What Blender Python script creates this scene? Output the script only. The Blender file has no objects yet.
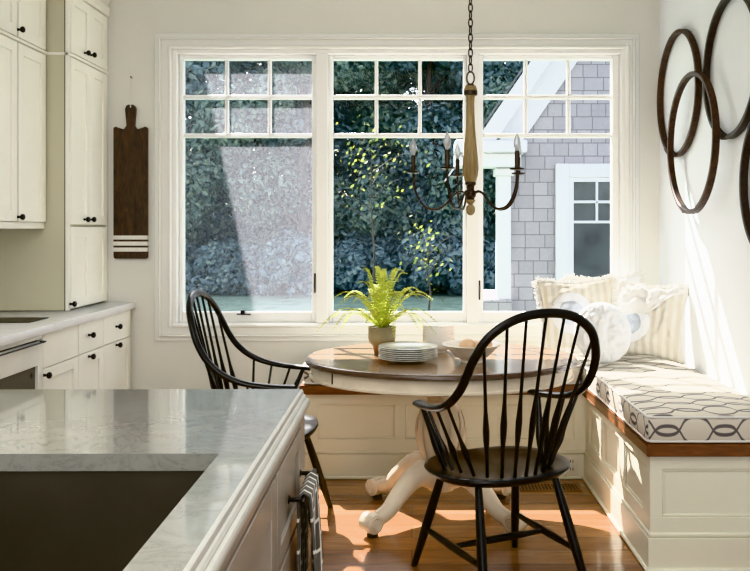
import bpy, bmesh, math, random
from mathutils import Vector, Matrix
random.seed(7)
S = bpy.context.scene
COL = S.collection
F, VX, VY, CH = 850.0, 412.0, 229.0, 1.36      # focal length in pixels, vanishing point, camera height
PI = math.pi
def P(px, py, D): return Vector(((px-VX)*D/F, D, CH-(py-VY)*D/F))
def PX(px, D): return (px-VX)*D/F
def PZ(py, D): return CH-(py-VY)*D/F

# ------------------------------------------------------------------ materials
def newmat(name):
    m = bpy.data.materials.new(name); m.use_nodes = True
    nt = m.node_tree; b = nt.nodes['Principled BSDF']
    return m, nt, b
def N(nt, t, **kw):
    n = nt.nodes.new(t)
    for k, v in kw.items(): setattr(n, k, v)
    return n
def L(nt, a, b): nt.links.new(a, b)
def val(nt, op, a, b=None, c=None):
    n = N(nt, 'ShaderNodeMath', operation=op)
    for i, x in enumerate((a, b, c)):
        if x is None: continue
        if isinstance(x, (int, float)): n.inputs[i].default_value = x
        else: L(nt, x, n.inputs[i])
    return n.outputs[0]
def mixc(nt, fac, a, b):
    n = N(nt, 'ShaderNodeMix', data_type='RGBA')
    for s, x in ((n.inputs[0], fac), (n.inputs[6], a), (n.inputs[7], b)):
        if isinstance(x, (int, float)): s.default_value = x
        elif isinstance(x, tuple): s.default_value = (*x, 1) if len(x) == 3 else x
        else: L(nt, x, s)
    return n.outputs[2]
def coords(nt, kind='Object', scale=(1,1,1), rot=(0,0,0)):
    t = N(nt, 'ShaderNodeTexCoord'); mp = N(nt, 'ShaderNodeMapping')
    mp.inputs['Scale'].default_value = scale; mp.inputs['Rotation'].default_value = rot
    L(nt, t.outputs[kind], mp.inputs[0]); return mp.outputs[0]
def noise(nt, vec, scale, detail=4, rough=.55, dist=0):
    n = N(nt, 'ShaderNodeTexNoise'); n.inputs['Scale'].default_value = scale
    n.inputs['Detail'].default_value = detail; n.inputs['Roughness'].default_value = rough; n.inputs['Distortion'].default_value = dist
    L(nt, vec, n.inputs['Vector']); return n.outputs['Fac']
def ramp(nt, fac, stops):
    n = N(nt, 'ShaderNodeValToRGB'); e = n.color_ramp.elements
    while len(e) > 1: e.remove(e[-1])
    e[0].position = stops[0][0]; e[0].color = (*stops[0][1], 1)
    for p, c in stops[1:]:
        x = e.new(p); x.color = (*c, 1)
    L(nt, fac, n.inputs[0]); return n.outputs[0]
def bump(nt, b, h, strength=.2, dist=.01):
    n = N(nt, 'ShaderNodeBump'); n.inputs['Strength'].default_value = strength; n.inputs['Distance'].default_value = dist
    L(nt, h, n.inputs['Height']); L(nt, n.outputs[0], b.inputs['Normal'])
def plain(name, col, rough=.5, metal=0, var=.06, scale=6, bmp=0, bscale=60, spec=None, coat=0, trans=0):
    m, nt, b = newmat(name)
    v = coords(nt); f = noise(nt, v, scale)
    d = tuple(max(0, c*(1-var)) for c in col); u = tuple(min(1, c*(1+var)) for c in col)
    L(nt, ramp(nt, f, [(.3, d), (.7, u)]), b.inputs['Base Color'])
    b.inputs['Roughness'].default_value = rough; b.inputs['Metallic'].default_value = metal
    if spec is not None: b.inputs['Specular IOR Level'].default_value = spec
    if coat: b.inputs['Coat Weight'].default_value = coat; b.inputs['Coat Roughness'].default_value = .12
    if bmp: bump(nt, b, noise(nt, v, bscale), bmp, .004)
    if trans:
        out = nt.nodes['Material Output']; t = N(nt, 'ShaderNodeBsdfTranslucent'); t.inputs[0].default_value = (*u, 1)
        mx = N(nt, 'ShaderNodeMixShader'); mx.inputs[0].default_value = trans
        L(nt, b.outputs[0], mx.inputs[1]); L(nt, t.outputs[0], mx.inputs[2]); L(nt, mx.outputs[0], out.inputs[0])
    return m
def wood(name, dark, light, stretch=(1, 12, 12), scale=3, rough=.35, coat=0, dist=1.2):
    m, nt, b = newmat(name)
    v = coords(nt, 'Object', stretch)
    f = noise(nt, v, scale, 6, .6, dist)
    L(nt, ramp(nt, f, [(.3, dark), (.52, tuple((a+c)/2 for a, c in zip(dark, light))), (.72, light)]), b.inputs['Base Color'])
    b.inputs['Roughness'].default_value = rough
    if coat: b.inputs['Coat Weight'].default_value = coat; b.inputs['Coat Roughness'].default_value = .1
    bump(nt, b, f, .12, .002)
    return m
M = {}
M['wall'] = plain('wall_paint', (.735, .73, .675), .7, var=.01, bmp=.03, bscale=150)
M['wall_white'] = plain('wall_white_paint', (.82, .85, .885), .7, var=.01, bmp=.03, bscale=150)
M['ceil'] = plain('ceiling_paint', (.85, .84, .81), .8, var=.01)
M['cab'] = plain('cabinet_paint', (.87, .855, .765), .38, var=.012)
M['cab_shaded'] = plain('cabinet_paint_shaded', (.56, .535, .40), .45, var=.015)  # darker copy of the cabinet paint; the side's shade is in the colour
M['bench'] = plain('bench_paint', (.785, .775, .645), .4, var=.012)
M['trim'] = plain('trim_paint', (.80, .80, .765), .35, var=.01)
M['sash'] = plain('sash_white', (.87, .87, .85), .35, var=.01)
M['knob'] = plain('dark_bronze', (.018, .016, .015), .35, .6)
M['black'] = plain('black_lacquer', (.004, .0037, .0036), .30, var=.2, spec=.4)
M['iron'] = plain('bronze_iron', (.05, .038, .03), .4, .7, var=.2, scale=20)
M['gap'] = plain('dark_gap', (.03, .028, .025), .7)
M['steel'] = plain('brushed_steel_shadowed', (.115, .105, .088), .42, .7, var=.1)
M['oven'] = plain('oven_enamel', (.80, .79, .72), .3)
M['ovenglass'] = plain('oven_glass', (.06, .052, .04), .12, coat=.4)
M['cook'] = plain('cooktop_glass', (.06, .052, .036), .45, spec=.2)
M['slab'] = plain('white_quartz', (.80, .80, .80), .15, var=.04, scale=8)
M['isl'] = plain('island_taupe_paint', (.40, .36, .315), .25, var=.05)
M['seatwood'] = wood('oak_seat_board', (.085, .03, .011), (.22, .088, .033), (2, 2, 14), 5, .35, .2)
M['tabletop'] = wood('table_top_wood', (.20, .124, .07), (.36, .255, .16), (2, 14, 6), 3, .22, .5)
M['tableedge'] = plain('table_edge_stain', (.075, .04, .022), .25, coat=.5)
M['cream'] = plain('distressed_cream', (.72, .64, .51), .5, var=.1, scale=9)
M['turned'] = wood('weathered_turned_wood', (.19, .13, .06), (.40, .30, .15), (30, 30, 2), 2, .6)
M['board'] = wood('dark_stained_plank', (.006, .0035, .002), (.085, .041, .018), (7, 7, 1.8), 3.4, .4, 0, 2.5)
M['hoop'] = wood('dark_hoop_wood', (.010, .005, .003), (.085, .038, .02), (8, 8, 8), 4, .5)
M['hoopblk'] = wood('black_hoop_wood', (.006, .005, .005), (.045, .026, .017), (8, 8, 8), 4, .45)
M['whitepaint'] = plain('white_stripe_paint', (.75, .73, .68), .5, var=.06, scale=30)
M['cord'] = plain('white_cord', (.75, .73, .68), .8)
M['china'] = plain('white_china', (.90, .90, .87), .12, var=.02, coat=.3)
M['stone'] = plain('stoneware', (.78, .72, .62), .3, var=.06, scale=30)
M['egg'] = plain('tan_shell', (.68, .47, .30), .5, var=.1, scale=20)
M['soil'] = plain('soil', (.05, .035, .02), .9, bmp=.5)
M['leaf'] = plain('fern_green', (.48, .53, .12), .5, var=.25, scale=20, trans=.5)
M['outlet'] = plain('outlet_plastic', (.75, .72, .62), .35)
M['vent'] = plain('vent_wood', (.20, .095, .035), .4, var=.2)
M['pillow_white'] = plain('white_plush', (.68, .69, .70), .9, var=.05, scale=25, bmp=.9, bscale=38)
M['fringe'] = plain('cotton_fringe', (.70, .69, .66), .9, var=.05, bmp=.4, bscale=90)
M['quilt'] = plain('grey_quilt', (.42, .45, .49), .9, var=.10, scale=22, bmp=.6, bscale=40)
M['shake_trim'] = plain('house_trim_white', (.60, .60, .61), .5, var=.015)
M['roof'] = plain('roof_slate', (.10, .10, .11), .8, var=.2)
M['bark'] = plain('bark', (.055, .045, .035), .9, var=.4, bmp=.5)
M['darkglass'] = plain('neighbour_glass', (.055, .065, .07), .12, var=.5, scale=2.5, spec=.35)
M['bulb'] = None

def m_floor():
    m, nt, b = newmat('wood_floor')
    v = coords(nt)
    br = N(nt, 'ShaderNodeTexBrick'); L(nt, v, br.inputs['Vector'])
    br.inputs['Scale'].default_value = 1; br.inputs['Brick Width'].default_value = 1.5; br.inputs['Row Height'].default_value = .15
    br.inputs['Mortar Size'].default_value = .0022; br.offset = .37
    br.inputs['Color1'].default_value = (0, 0, 0, 1); br.inputs['Color2'].default_value = (1, 1, 1, 1); br.inputs['Mortar'].default_value = (.5, .5, .5, 1)
    bw = N(nt, 'ShaderNodeRGBToBW'); L(nt, br.outputs['Color'], bw.inputs[0])
    g = noise(nt, coords(nt, 'Object', (1.5, 16, 1)), 3, 6, .6, .8)
    big = noise(nt, coords(nt, 'Object', (1, 2.5, 1)), 2.2, 3)
    f = val(nt, 'ADD', val(nt, 'MULTIPLY', bw.outputs[0], .30), val(nt, 'ADD', val(nt, 'MULTIPLY', g, .40), val(nt, 'MULTIPLY', big, .34)))
    c = ramp(nt, f, [(.25, (.10, .042, .017)), (.5, (.245, .118, .05)), (.75, (.45, .25, .108))])
    c = mixc(nt, val(nt, 'MULTIPLY', br.outputs['Fac'], .8), c, (.05, .02, .008))
    L(nt, c, b.inputs['Base Color']); b.inputs['Roughness'].default_value = .22
    b.inputs['Coat Weight'].default_value = .3; b.inputs['Coat Roughness'].default_value = .1
    bump(nt, b, val(nt, 'SUBTRACT', g, br.outputs['Fac']), .08, .003)
    return m
M['floor'] = m_floor()
def m_counter():
    m, nt, b = newmat('grey_veined_quartz')
    v = coords(nt, 'Object', (1, 1.5, 1))
    n1 = noise(nt, v, 7, 9, .75, .9); n2 = noise(nt, coords(nt, 'Object', (1.2, 2, 1), (0, 0, .4)), 14, 6, .7, .8)
    vein = val(nt, 'ABSOLUTE', val(nt, 'SUBTRACT', n1, .5))
    c = ramp(nt, vein, [(0, (.20, .195, .18)), (.012, (.275, .275, .25)), (.10, (.30, .30, .272)), (.5, (.33, .33, .30))])
    c = mixc(nt, ramp(nt, n2, [(.58, (0, 0, 0)), (.75, (.3, .3, .3))]), c, (.20, .20, .18))
    L(nt, c, b.inputs['Base Color']); b.inputs['Roughness'].default_value = .07; b.inputs['Specular IOR Level'].default_value = .85
    b.inputs['Coat Weight'].default_value = .5; b.inputs['Coat Roughness'].default_value = .04
    return m
M['counter'] = m_counter()
M['counter_edge_lit'] = plain('quartz_edge_lit', (.56, .56, .52), .22, var=.05, scale=14)  # lighter copy of the island quartz; the edge's brightness is in the colour
def m_trellis(name, base, line, pu, pv, lw):
    """Interlacing ogee lines v = +-(c + a cos u) repeated, on the UV map (metres)."""
    m, nt, b = newmat(name)
    t = N(nt, 'ShaderNodeTexCoord'); sp = N(nt, 'ShaderNodeSeparateXYZ'); L(nt, t.outputs['UV'], sp.inputs[0])
    w = noise(nt, t.outputs['UV'], 9, 2)
    u = val(nt, 'ADD', sp.outputs[0], val(nt, 'MULTIPLY', val(nt, 'SUBTRACT', w, .5), .02))
    v = val(nt, 'DIVIDE', sp.outputs[1], pv)
    c = val(nt, 'COSINE', val(nt, 'MULTIPLY', u, 2*PI/pu))
    c = val(nt, 'MULTIPLY', val(nt, 'TANH', val(nt, 'MULTIPLY', c, 1.6)), .305)
    ds = []
    for sgn in (1, -1):
        x = val(nt, 'ADD', v, val(nt, 'MULTIPLY', val(nt, 'ADD', c, .14), sgn))
        fr = val(nt, 'FRACT', val(nt, 'ADD', x, 100.0))
        ds.append(val(nt, 'ABSOLUTE', val(nt, 'SUBTRACT', fr, .5)))
    d = val(nt, 'MINIMUM', ds[0], ds[1])
    k = N(nt, 'ShaderNodeMapRange', interpolation_type='SMOOTHSTEP'); L(nt, d, k.inputs[0])
    k.inputs[1].default_value = lw*.75/pv; k.inputs[2].default_value = lw*1.3/pv; k.inputs[3].default_value = 1; k.inputs[4].default_value = 0
    L(nt, mixc(nt, k.outputs[0], base, line), b.inputs['Base Color'])
    b.inputs['Roughness'].default_value = .9
    bump(nt, b, noise(nt, t.outputs['UV'], 220, 2), .15, .002)
    return m
M['trellis'] = m_trellis('trellis_fabric', (.62, .58, .495), (.13, .118, .12), .23, .125, .0072)
def m_towel():
    m, nt, b = newmat('lattice_towel')
    t = N(nt, 'ShaderNodeTexCoord')
    br = N(nt, 'ShaderNodeTexBrick'); L(nt, t.outputs['UV'], br.inputs['Vector']); br.inputs['Scale'].default_value = 1
    br.inputs['Brick Width'].default_value = .075; br.inputs['Row Height'].default_value = .036; br.inputs['Mortar Size'].default_value = .0045
    br.inputs['Color1'].default_value = (.10, .095, .088, 1); br.inputs['Color2'].default_value = (.16, .15, .14, 1); br.inputs['Mortar'].default_value = (.80, .78, .72, 1)
    L(nt, br.outputs['Color'], b.inputs['Base Color']); b.inputs['Roughness'].default_value = .95
    bump(nt, b, br.outputs['Fac'], .3, .003)
    return m
M['towel'] = m_towel()
def m_shingle():
    m, nt, b = newmat('grey_shingles')
    t = N(nt, 'ShaderNodeTexCoord'); sp = N(nt, 'ShaderNodeSeparateXYZ'); L(nt, t.outputs['Object'], sp.inputs[0])
    cb = N(nt, 'ShaderNodeCombineXYZ'); L(nt, sp.outputs[0], cb.inputs[0]); L(nt, sp.outputs[2], cb.inputs[1])
    br = N(nt, 'ShaderNodeTexBrick'); L(nt, cb.outputs[0], br.inputs['Vector']); br.inputs['Scale'].default_value = 1
    br.inputs['Brick Width'].default_value = .145; br.inputs['Row Height'].default_value = .131; br.inputs['Mortar Size'].default_value = .0045; br.offset = .43; br.squash = 1.35; br.squash_frequency = 3
    br.inputs['Color1'].default_value = (.25, .238, .25, 1); br.inputs['Color2'].default_value = (.315, .30, .31, 1); br.inputs['Mortar'].default_value = (.12, .11, .125, 1)
    n = noise(nt, cb.outputs[0], 26, 4)
    c = mixc(nt, .12, br.outputs['Color'], ramp(nt, n, [(.3, (.15, .14, .16)), (.7, (.36, .35, .36))]))
    L(nt, c, b.inputs['Base Color']); b.inputs['Roughness'].default_value = .85
    bump(nt, b, br.outputs['Fac'], -.5, .01)
    return m
M['shingle'] = m_shingle()
def m_stripe():
    m, nt, b = newmat('tan_striped_linen')
    t = N(nt, 'ShaderNodeTexCoord'); sp = N(nt, 'ShaderNodeSeparateXYZ'); L(nt, t.outputs['Object'], sp.inputs[0])
    s = val(nt, 'SINE', val(nt, 'MULTIPLY', sp.outputs[0], 2*PI/.042))
    k = N(nt, 'ShaderNodeMapRange', interpolation_type='SMOOTHSTEP'); L(nt, s, k.inputs[0]); k.inputs[1].default_value = -.35; k.inputs[2].default_value = .35
    L(nt, mixc(nt, k.outputs[0], (.53, .49, .405), (.62, .60, .545)), b.inputs['Base Color']); b.inputs['Roughness'].default_value = .9
    bump(nt, b, noise(nt, t.outputs['Object'], 60, 3), .3, .004)
    return m
M['stripe'] = m_stripe()
def m_glass(name, refl=.9, tint=(.96, .96, .965)):
    m = bpy.data.materials.new(name); m.use_nodes = True; nt = m.node_tree; nt.nodes.clear()
    o = N(nt, 'ShaderNodeOutputMaterial'); t = N(nt, 'ShaderNodeBsdfTransparent'); t.inputs[0].default_value = (*tint, 1)
    g = N(nt, 'ShaderNodeBsdfGlossy'); g.inputs['Roughness'].default_value = .02
    fr = N(nt, 'ShaderNodeFresnel'); fr.inputs[0].default_value = 1.45
    mx = N(nt, 'ShaderNodeMixShader'); L(nt, val(nt, 'MULTIPLY', fr.outputs[0], refl), mx.inputs[0])
    L(nt, t.outputs[0], mx.inputs[1]); L(nt, g.outputs[0], mx.inputs[2]); L(nt, mx.outputs[0], o.inputs[0])
    return m
M['glass'] = m_glass('window_glass', .22)
M['bulb'] = m_glass('clear_bulb_glass', 4.0, (.80, .82, .84))
def whiten(m):  # white mixed in stands for the reflections on the clear, unlit bulbs
    nt = m.node_tree; o = [n for n in nt.nodes if n.type == 'OUTPUT_MATERIAL'][0]; src = o.inputs[0].links[0].from_socket
    d = N(nt, 'ShaderNodeBsdfTranslucent'); d.inputs[0].default_value = (.9, .9, .92, 1); d2 = N(nt, 'ShaderNodeBsdfDiffuse'); d2.inputs[0].default_value = (.9, .9, .92, 1)
    a = N(nt, 'ShaderNodeMixShader'); L(nt, d.outputs[0], a.inputs[1]); L(nt, d2.outputs[0], a.inputs[2])
    x = N(nt, 'ShaderNodeMixShader'); x.inputs[0].default_value = .30; L(nt, src, x.inputs[1]); L(nt, a.outputs[0], x.inputs[2]); L(nt, x.outputs[0], o.inputs[0])
whiten(M['bulb'])
def m_screen():
    m = bpy.data.materials.new('insect_mesh'); m.use_nodes = True; nt = m.node_tree; nt.nodes.clear()
    o = N(nt, 'ShaderNodeOutputMaterial'); t = N(nt, 'ShaderNodeBsdfTransparent')
    d = N(nt, 'ShaderNodeBsdfDiffuse'); d.inputs[0].default_value = (.16, .16, .18, 1)
    l = N(nt, 'ShaderNodeBsdfTranslucent'); l.inputs[0].default_value = (.60, .60, .66, 1)
    a = N(nt, 'ShaderNodeMixShader'); a.inputs[0].default_value = .75; L(nt, d.outputs[0], a.inputs[1]); L(nt, l.outputs[0], a.inputs[2])
    v = coords(nt, 'Object', (1, 1, 1)); n = noise(nt, v, 60, 3, .7)
    k = N(nt, 'ShaderNodeMapRange'); L(nt, n, k.inputs[0]); k.inputs[1].default_value = .3; k.inputs[2].default_value = .7; k.inputs[3].default_value = .07; k.inputs[4].default_value = .14
    mx = N(nt, 'ShaderNodeMixShader'); L(nt, k.outputs[0], mx.inputs[0]); L(nt, t.outputs[0], mx.inputs[1]); L(nt, a.outputs[0], mx.inputs[2]); L(nt, mx.outputs[0], o.inputs[0])
    return m
M['screen'] = m_screen()
def m_leaves(name, dark, mid, light, trans=.35):
    m, nt, b = newmat(name)
    g = N(nt, 'ShaderNodeNewGeometry')
    c = ramp(nt, g.outputs['Random Per Island'], [(0, dark), (.55, mid), (.93, light), (1, light)])
    L(nt, c, b.inputs['Base Color']); b.inputs['Roughness'].default_value = .6; b.inputs['Specular IOR Level'].default_value = .3
    out = nt.nodes['Material Output']; t = N(nt, 'ShaderNodeBsdfTranslucent'); L(nt, c, t.inputs[0])
    mx = N(nt, 'ShaderNodeMixShader'); mx.inputs[0].default_value = trans
    L(nt, b.outputs[0], mx.inputs[1]); L(nt, t.outputs[0], mx.inputs[2]); L(nt, mx.outputs[0], out.inputs[0])
    return m
M['tree_a'] = m_leaves('dark_foliage', (.09, .14, .122), (.155, .22, .20), (.25, .31, .22))
M['tree_b'] = m_leaves('blue_foliage', (.095, .145, .165), (.16, .235, .255), (.26, .33, .30))
M['tree_y'] = m_leaves('yellow_foliage', (.06, .09, .03), (.16, .20, .05), (.34, .34, .08), .45)
M['lawn'] = plain('lawn', (.12, .18, .13), .9, var=.35, scale=3, bmp=.5, bscale=8)
def m_pot():
    m, nt, b = newmat('glazed_pot')
    t = N(nt, 'ShaderNodeTexCoord'); sp = N(nt, 'ShaderNodeSeparateXYZ'); L(nt, t.outputs['Object'], sp.inputs[0])
    z = val(nt, 'ADD', sp.outputs[2], val(nt, 'MULTIPLY', val(nt, 'SUBTRACT', noise(nt, coords(nt, 'Object', (1, 1, .25)), 40), .5), .03))
    c = ramp(nt, val(nt, 'DIVIDE', z, .13), [(.0, (.27, .12, .06)), (.27, (.30, .14, .07)), (.36, (.26, .20, .105)), (.65, (.33, .29, .18)), (1, (.24, .21, .13))])
    L(nt, c, b.inputs['Base Color']); b.inputs['Roughness'].default_value = .3
    return m
M['pot'] = m_pot()

# ------------------------------------------------------------------ mesh building
class MB:
    def __init__(s, off=(0, 0, 0)):
        s.bm = bmesh.new(); s.off = Vector(off); s.uv = None
    def v(s, p): return s.bm.verts.new(Vector(p))
    def box(s, lo, hi, bev=0, T=None, seg=1):
        r = bmesh.ops.create_cube(s.bm, size=1)
        vs = r['verts']
        for q in vs:
            q.co = Vector([(lo[i]+hi[i])/2 + q.co[i]*(hi[i]-lo[i]) for i in range(3)])
        if bev:
            es = list({e for q in vs for e in q.link_edges})
            rr = bmesh.ops.bevel(s.bm, geom=es, offset=bev, segments=seg, affect='EDGES', profile=.5)
            vs = list({q for f in rr['faces'] for q in f.verts} | {q for q in vs if q.is_valid})
        if T:
            for q in vs: q.co = T(q.co) if callable(T) else T @ q.co
        return vs
    def prism(s, poly, fn, a, b):
        """poly: list of (p,q); fn(p,q,t) gives the point; extruded from t=a to t=b."""
        A = [s.v(fn(p, q, a)) for p, q in poly]; B = [s.v(fn(p, q, b)) for p, q in poly]
        s.bm.faces.new(A[::-1]); s.bm.faces.new(B)
        n = len(poly)
        for i in range(n): s.bm.faces.new((A[i], A[(i+1) % n], B[(i+1) % n], B[i]))
    def lathe(s, prof, c=(0, 0, 0), axis=(0, 0, 1), n=20, cap=True):
        ax = Vector(axis).normalized(); q = ax.to_track_quat('Z', 'Y'); c = Vector(c)
        rings = []
        for r, h in prof:
            if r < 1e-6: rings.append([s.v(c+ax*h)])
            else: rings.append([s.v(c+q @ Vector((r*math.cos(2*PI*i/n), r*math.sin(2*PI*i/n), h))) for i in range(n)])
        for a, b in zip(rings, rings[1:]):
            for i in range(n):
                j = (i+1) % n
                if len(a) == 1 and len(b) == 1: continue
                if len(a) == 1: s.bm.faces.new((a[0], b[i], b[j]))
                elif len(b) == 1: s.bm.faces.new((a[i], a[j], b[0]))
                else: s.bm.faces.new((a[i], a[j], b[j], b[i]))
        if cap:
            if len(rings[0]) > 1: s.bm.faces.new(rings[0][::-1])
            if len(rings[-1]) > 1: s.bm.faces.new(rings[-1])
    def sweep(s, pts, rad, n=10, ref=(0, 0, 1), closed=False, square=False, cap=True):
        """tube along pts; rad a number, list of numbers or list of (a,b); a along ref-side, b across."""
        pts = [Vector(p) for p in pts]; m = len(pts); rings = []
        ref = Vector(ref)
        for i, p in enumerate(pts):
            if closed: t = pts[(i+1) % m]-pts[i-1]
            else: t = pts[min(i+1, m-1)]-pts[max(i-1, 0)]
            t.normalize()
            nrm = ref - t*ref.dot(t)
            if nrm.length < 1e-4: nrm = t.orthogonal()
            nrm.normalize(); bi = t.cross(nrm)
            if not closed or True: ref = nrm
            r = rad[i] if isinstance(rad, list) else rad
            a, b = r if isinstance(r, tuple) else (r, r)
            ring = []
            for k in range(n):
                w = 2*PI*k/n
                ca, sa = math.cos(w), math.sin(w)
                if square:
                    e = .35; ca = math.copysign(abs(ca)**e, ca); sa = math.copysign(abs(sa)**e, sa)
                ring.append(s.v(p+nrm*a*ca+bi*b*sa))
            rings.append(ring)
        for i in range(m if closed else m-1):
            A, B = rings[i], rings[(i+1) % m]
            for k in range(n): s.bm.faces.new((A[k], A[(k+1) % n], B[(k+1) % n], B[k]))
        if cap and not closed:
            s.bm.faces.new(rings[0][::-1]); s.bm.faces.new(rings[-1])
    def grid(s, f, nu, nv, closed_u=False):
        g = [[s.v(f(i/(nu if closed_u else nu-1), j/(nv-1))) for j in range(nv)] for i in range(nu)]
        for i in range(nu if closed_u else nu-1):
            for j in range(nv-1):
                a = g[(i+1) % nu]
                s.bm.faces.new((g[i][j], a[j], a[j+1], g[i][j+1]))
        return g
    def build(s, name, mat, parent=None, smooth=True, angle=40, loc=None):
        bm = s.bm
        bmesh.ops.remove_doubles(bm, verts=bm.verts, dist=1e-6)
        bmesh.ops.recalc_face_normals(bm, faces=bm.faces)
        if s.uv:
            lay = bm.loops.layers.uv.new('UVMap')
            for f in bm.faces:
                for l in f.loops: l[lay].uv = s.uv(l.vert.co, f.normal)
        for q in bm.verts: q.co -= s.off
        me = bpy.data.meshes.new(name); bm.to_mesh(me); bm.free()
        me.materials.append(mat if not isinstance(mat, str) else M[mat])
        if smooth:
            for p in me.polygons: p.use_smooth = True
            try: me.set_sharp_from_angle(angle=math.radians(angle))
            except Exception: pass
        o = bpy.data.objects.new(name, me); COL.objects.link(o)
        if parent: o.parent = parent
        else: o.location = s.off
        return o
def tag(o, label=None, cat=None, group=None, kind=None):
    if label: o['label'] = label
    if cat: o['category'] = cat
    if group: o['group'] = group
    if kind: o['kind'] = kind
    return o
def thing(name, label, cat, loc=(0, 0, 0), rz=0, group=None, kind=None):
    o = bpy.data.objects.new(name, None); COL.objects.link(o); o.location = loc; o.rotation_euler = (0, 0, rz)
    o.empty_display_size = .05
    return tag(o, label, cat, group, kind)
def dup(root, loc=None, rz=None, label=None):
    def cp(o, parent):
        c = o.copy(); COL.objects.link(c); c.parent = parent
        for ch in [x for x in o.children]: cp(ch, c)
        return c
    kids = list(root.children)
    r = root.copy(); COL.objects.link(r)
    for k in kids: cp(k, r)
    if loc is not None: r.location = loc
    if rz is not None: r.rotation_euler = (0, 0, rz)
    if label: r['label'] = label
    return r
def catmull(pts, k=8):
    pts = [Vector(p) for p in pts]; out = []
    q = [2*pts[0]-pts[1]]+pts+[2*pts[-1]-pts[-2]]
    for i in range(1, len(q)-2):
        for j in range(k):
            t = j/k; a, b, c, d = q[i-1], q[i], q[i+1], q[i+2]
            out.append(.5*((2*b)+(c-a)*t+(2*a-5*b+4*c-d)*t*t+(3*b-a-3*c+d)*t**3))
    out.append(pts[-1]); return out
def lerp_list(vals, n):
    out = []
    for i in range(n):
        x = i/(n-1)*(len(vals)-1); k = min(int(x), len(vals)-2); t = x-k
        a, b = vals[k], vals[k+1]
        out.append(tuple(p+(q-p)*t for p, q in zip(a, b)) if isinstance(a, tuple) else a+(b-a)*t)
    return out

# ------------------------------------------------------------------ the room
WY = 5.15; WR = 1.50; WL = -2.36; CZ = 2.95; FY = -2.6
def struct(name, mb, mat, parent=None, smooth=False):
    o = mb.build(name, mat, parent, smooth=smooth)
    if not parent: o['kind'] = 'structure'
    return o
b = MB(); b.box((WL-.2, FY-.2, -.12), (WR+.2, WY+.16, 0)); struct('floor', b, 'floor')
b = MB(); b.box((WL-.2, FY-.2, CZ), (WR+.2, WY+.16, CZ+.1)); struct('ceiling', b, 'ceil')
b = MB(); b.box((WR, FY-.2, 0), (WR+.14, WY+.16, CZ)); struct('wall_right', b, 'wall_white')
b = MB(); b.box((WL-.14, FY-.2, 0), (WL, WY+.16, CZ)); struct('wall_left', b, 'wall')
b = MB(); b.box((WL, FY-.14, 0), (WR, FY, CZ)); struct('wall_front', b, 'wall')
# window wall with one wide opening
OX0, OX1, OZ0, OZ1 = PX(172, WY), PX(626, WY), PZ(324, WY), PZ(49, WY)
b = MB()
b.box((WL, WY, 0), (OX0, WY+.16, CZ)); b.box((OX1, WY, 0), (WR, WY+.16, CZ))
b.box((OX0, WY, 0), (OX1, WY+.16, OZ0)); b.box((OX0, WY, OZ1), (OX1, WY+.16, CZ))
struct('wall_back', b, 'wall')
# picture-frame casing around the three windows: two stepped bands
def frame_band(b, x0, x1, z0, z1, w, y0, y1, bev=.003):
    b.box((x0, y0, z0), (x0+w, y1, z1), bev); b.box((x1-w, y0, z0), (x1, y1, z1), bev)
    b.box((x0+w, y0, z1-w), (x1-w, y1, z1), bev); b.box((x0+w, y0, z0), (x1-w, y1, z0+w), bev)
b = MB()
cx0, cx1, cz0, cz1 = PX(155, WY), PX(639, WY), PZ(341, WY), PZ(33.5, WY)
frame_band(b, cx0, cx1, cz0, cz1, .030, WY-.012, WY, .003)
frame_band(b, cx0+.026, cx1-.026, cz0+.026, cz1-.026, .014, WY-.028, WY, .006)
frame_band(b, cx0+.040, cx1-.040, cz0+.040, cz1-.040, .045, WY-.014, WY, .002)
frame_band(b, OX0-.020, OX1+.020, OZ0-.020, OZ1+.020, .022, WY-.024, WY, .006)
struct('trim_1', b, 'trim')
# inner window sill ledge
b = MB(); b.box((OX0+.001, WY-.006, OZ0-.006), (OX1-.001, WY+.10, OZ0+.006), .003); struct('trim_2', b, 'trim')
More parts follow.
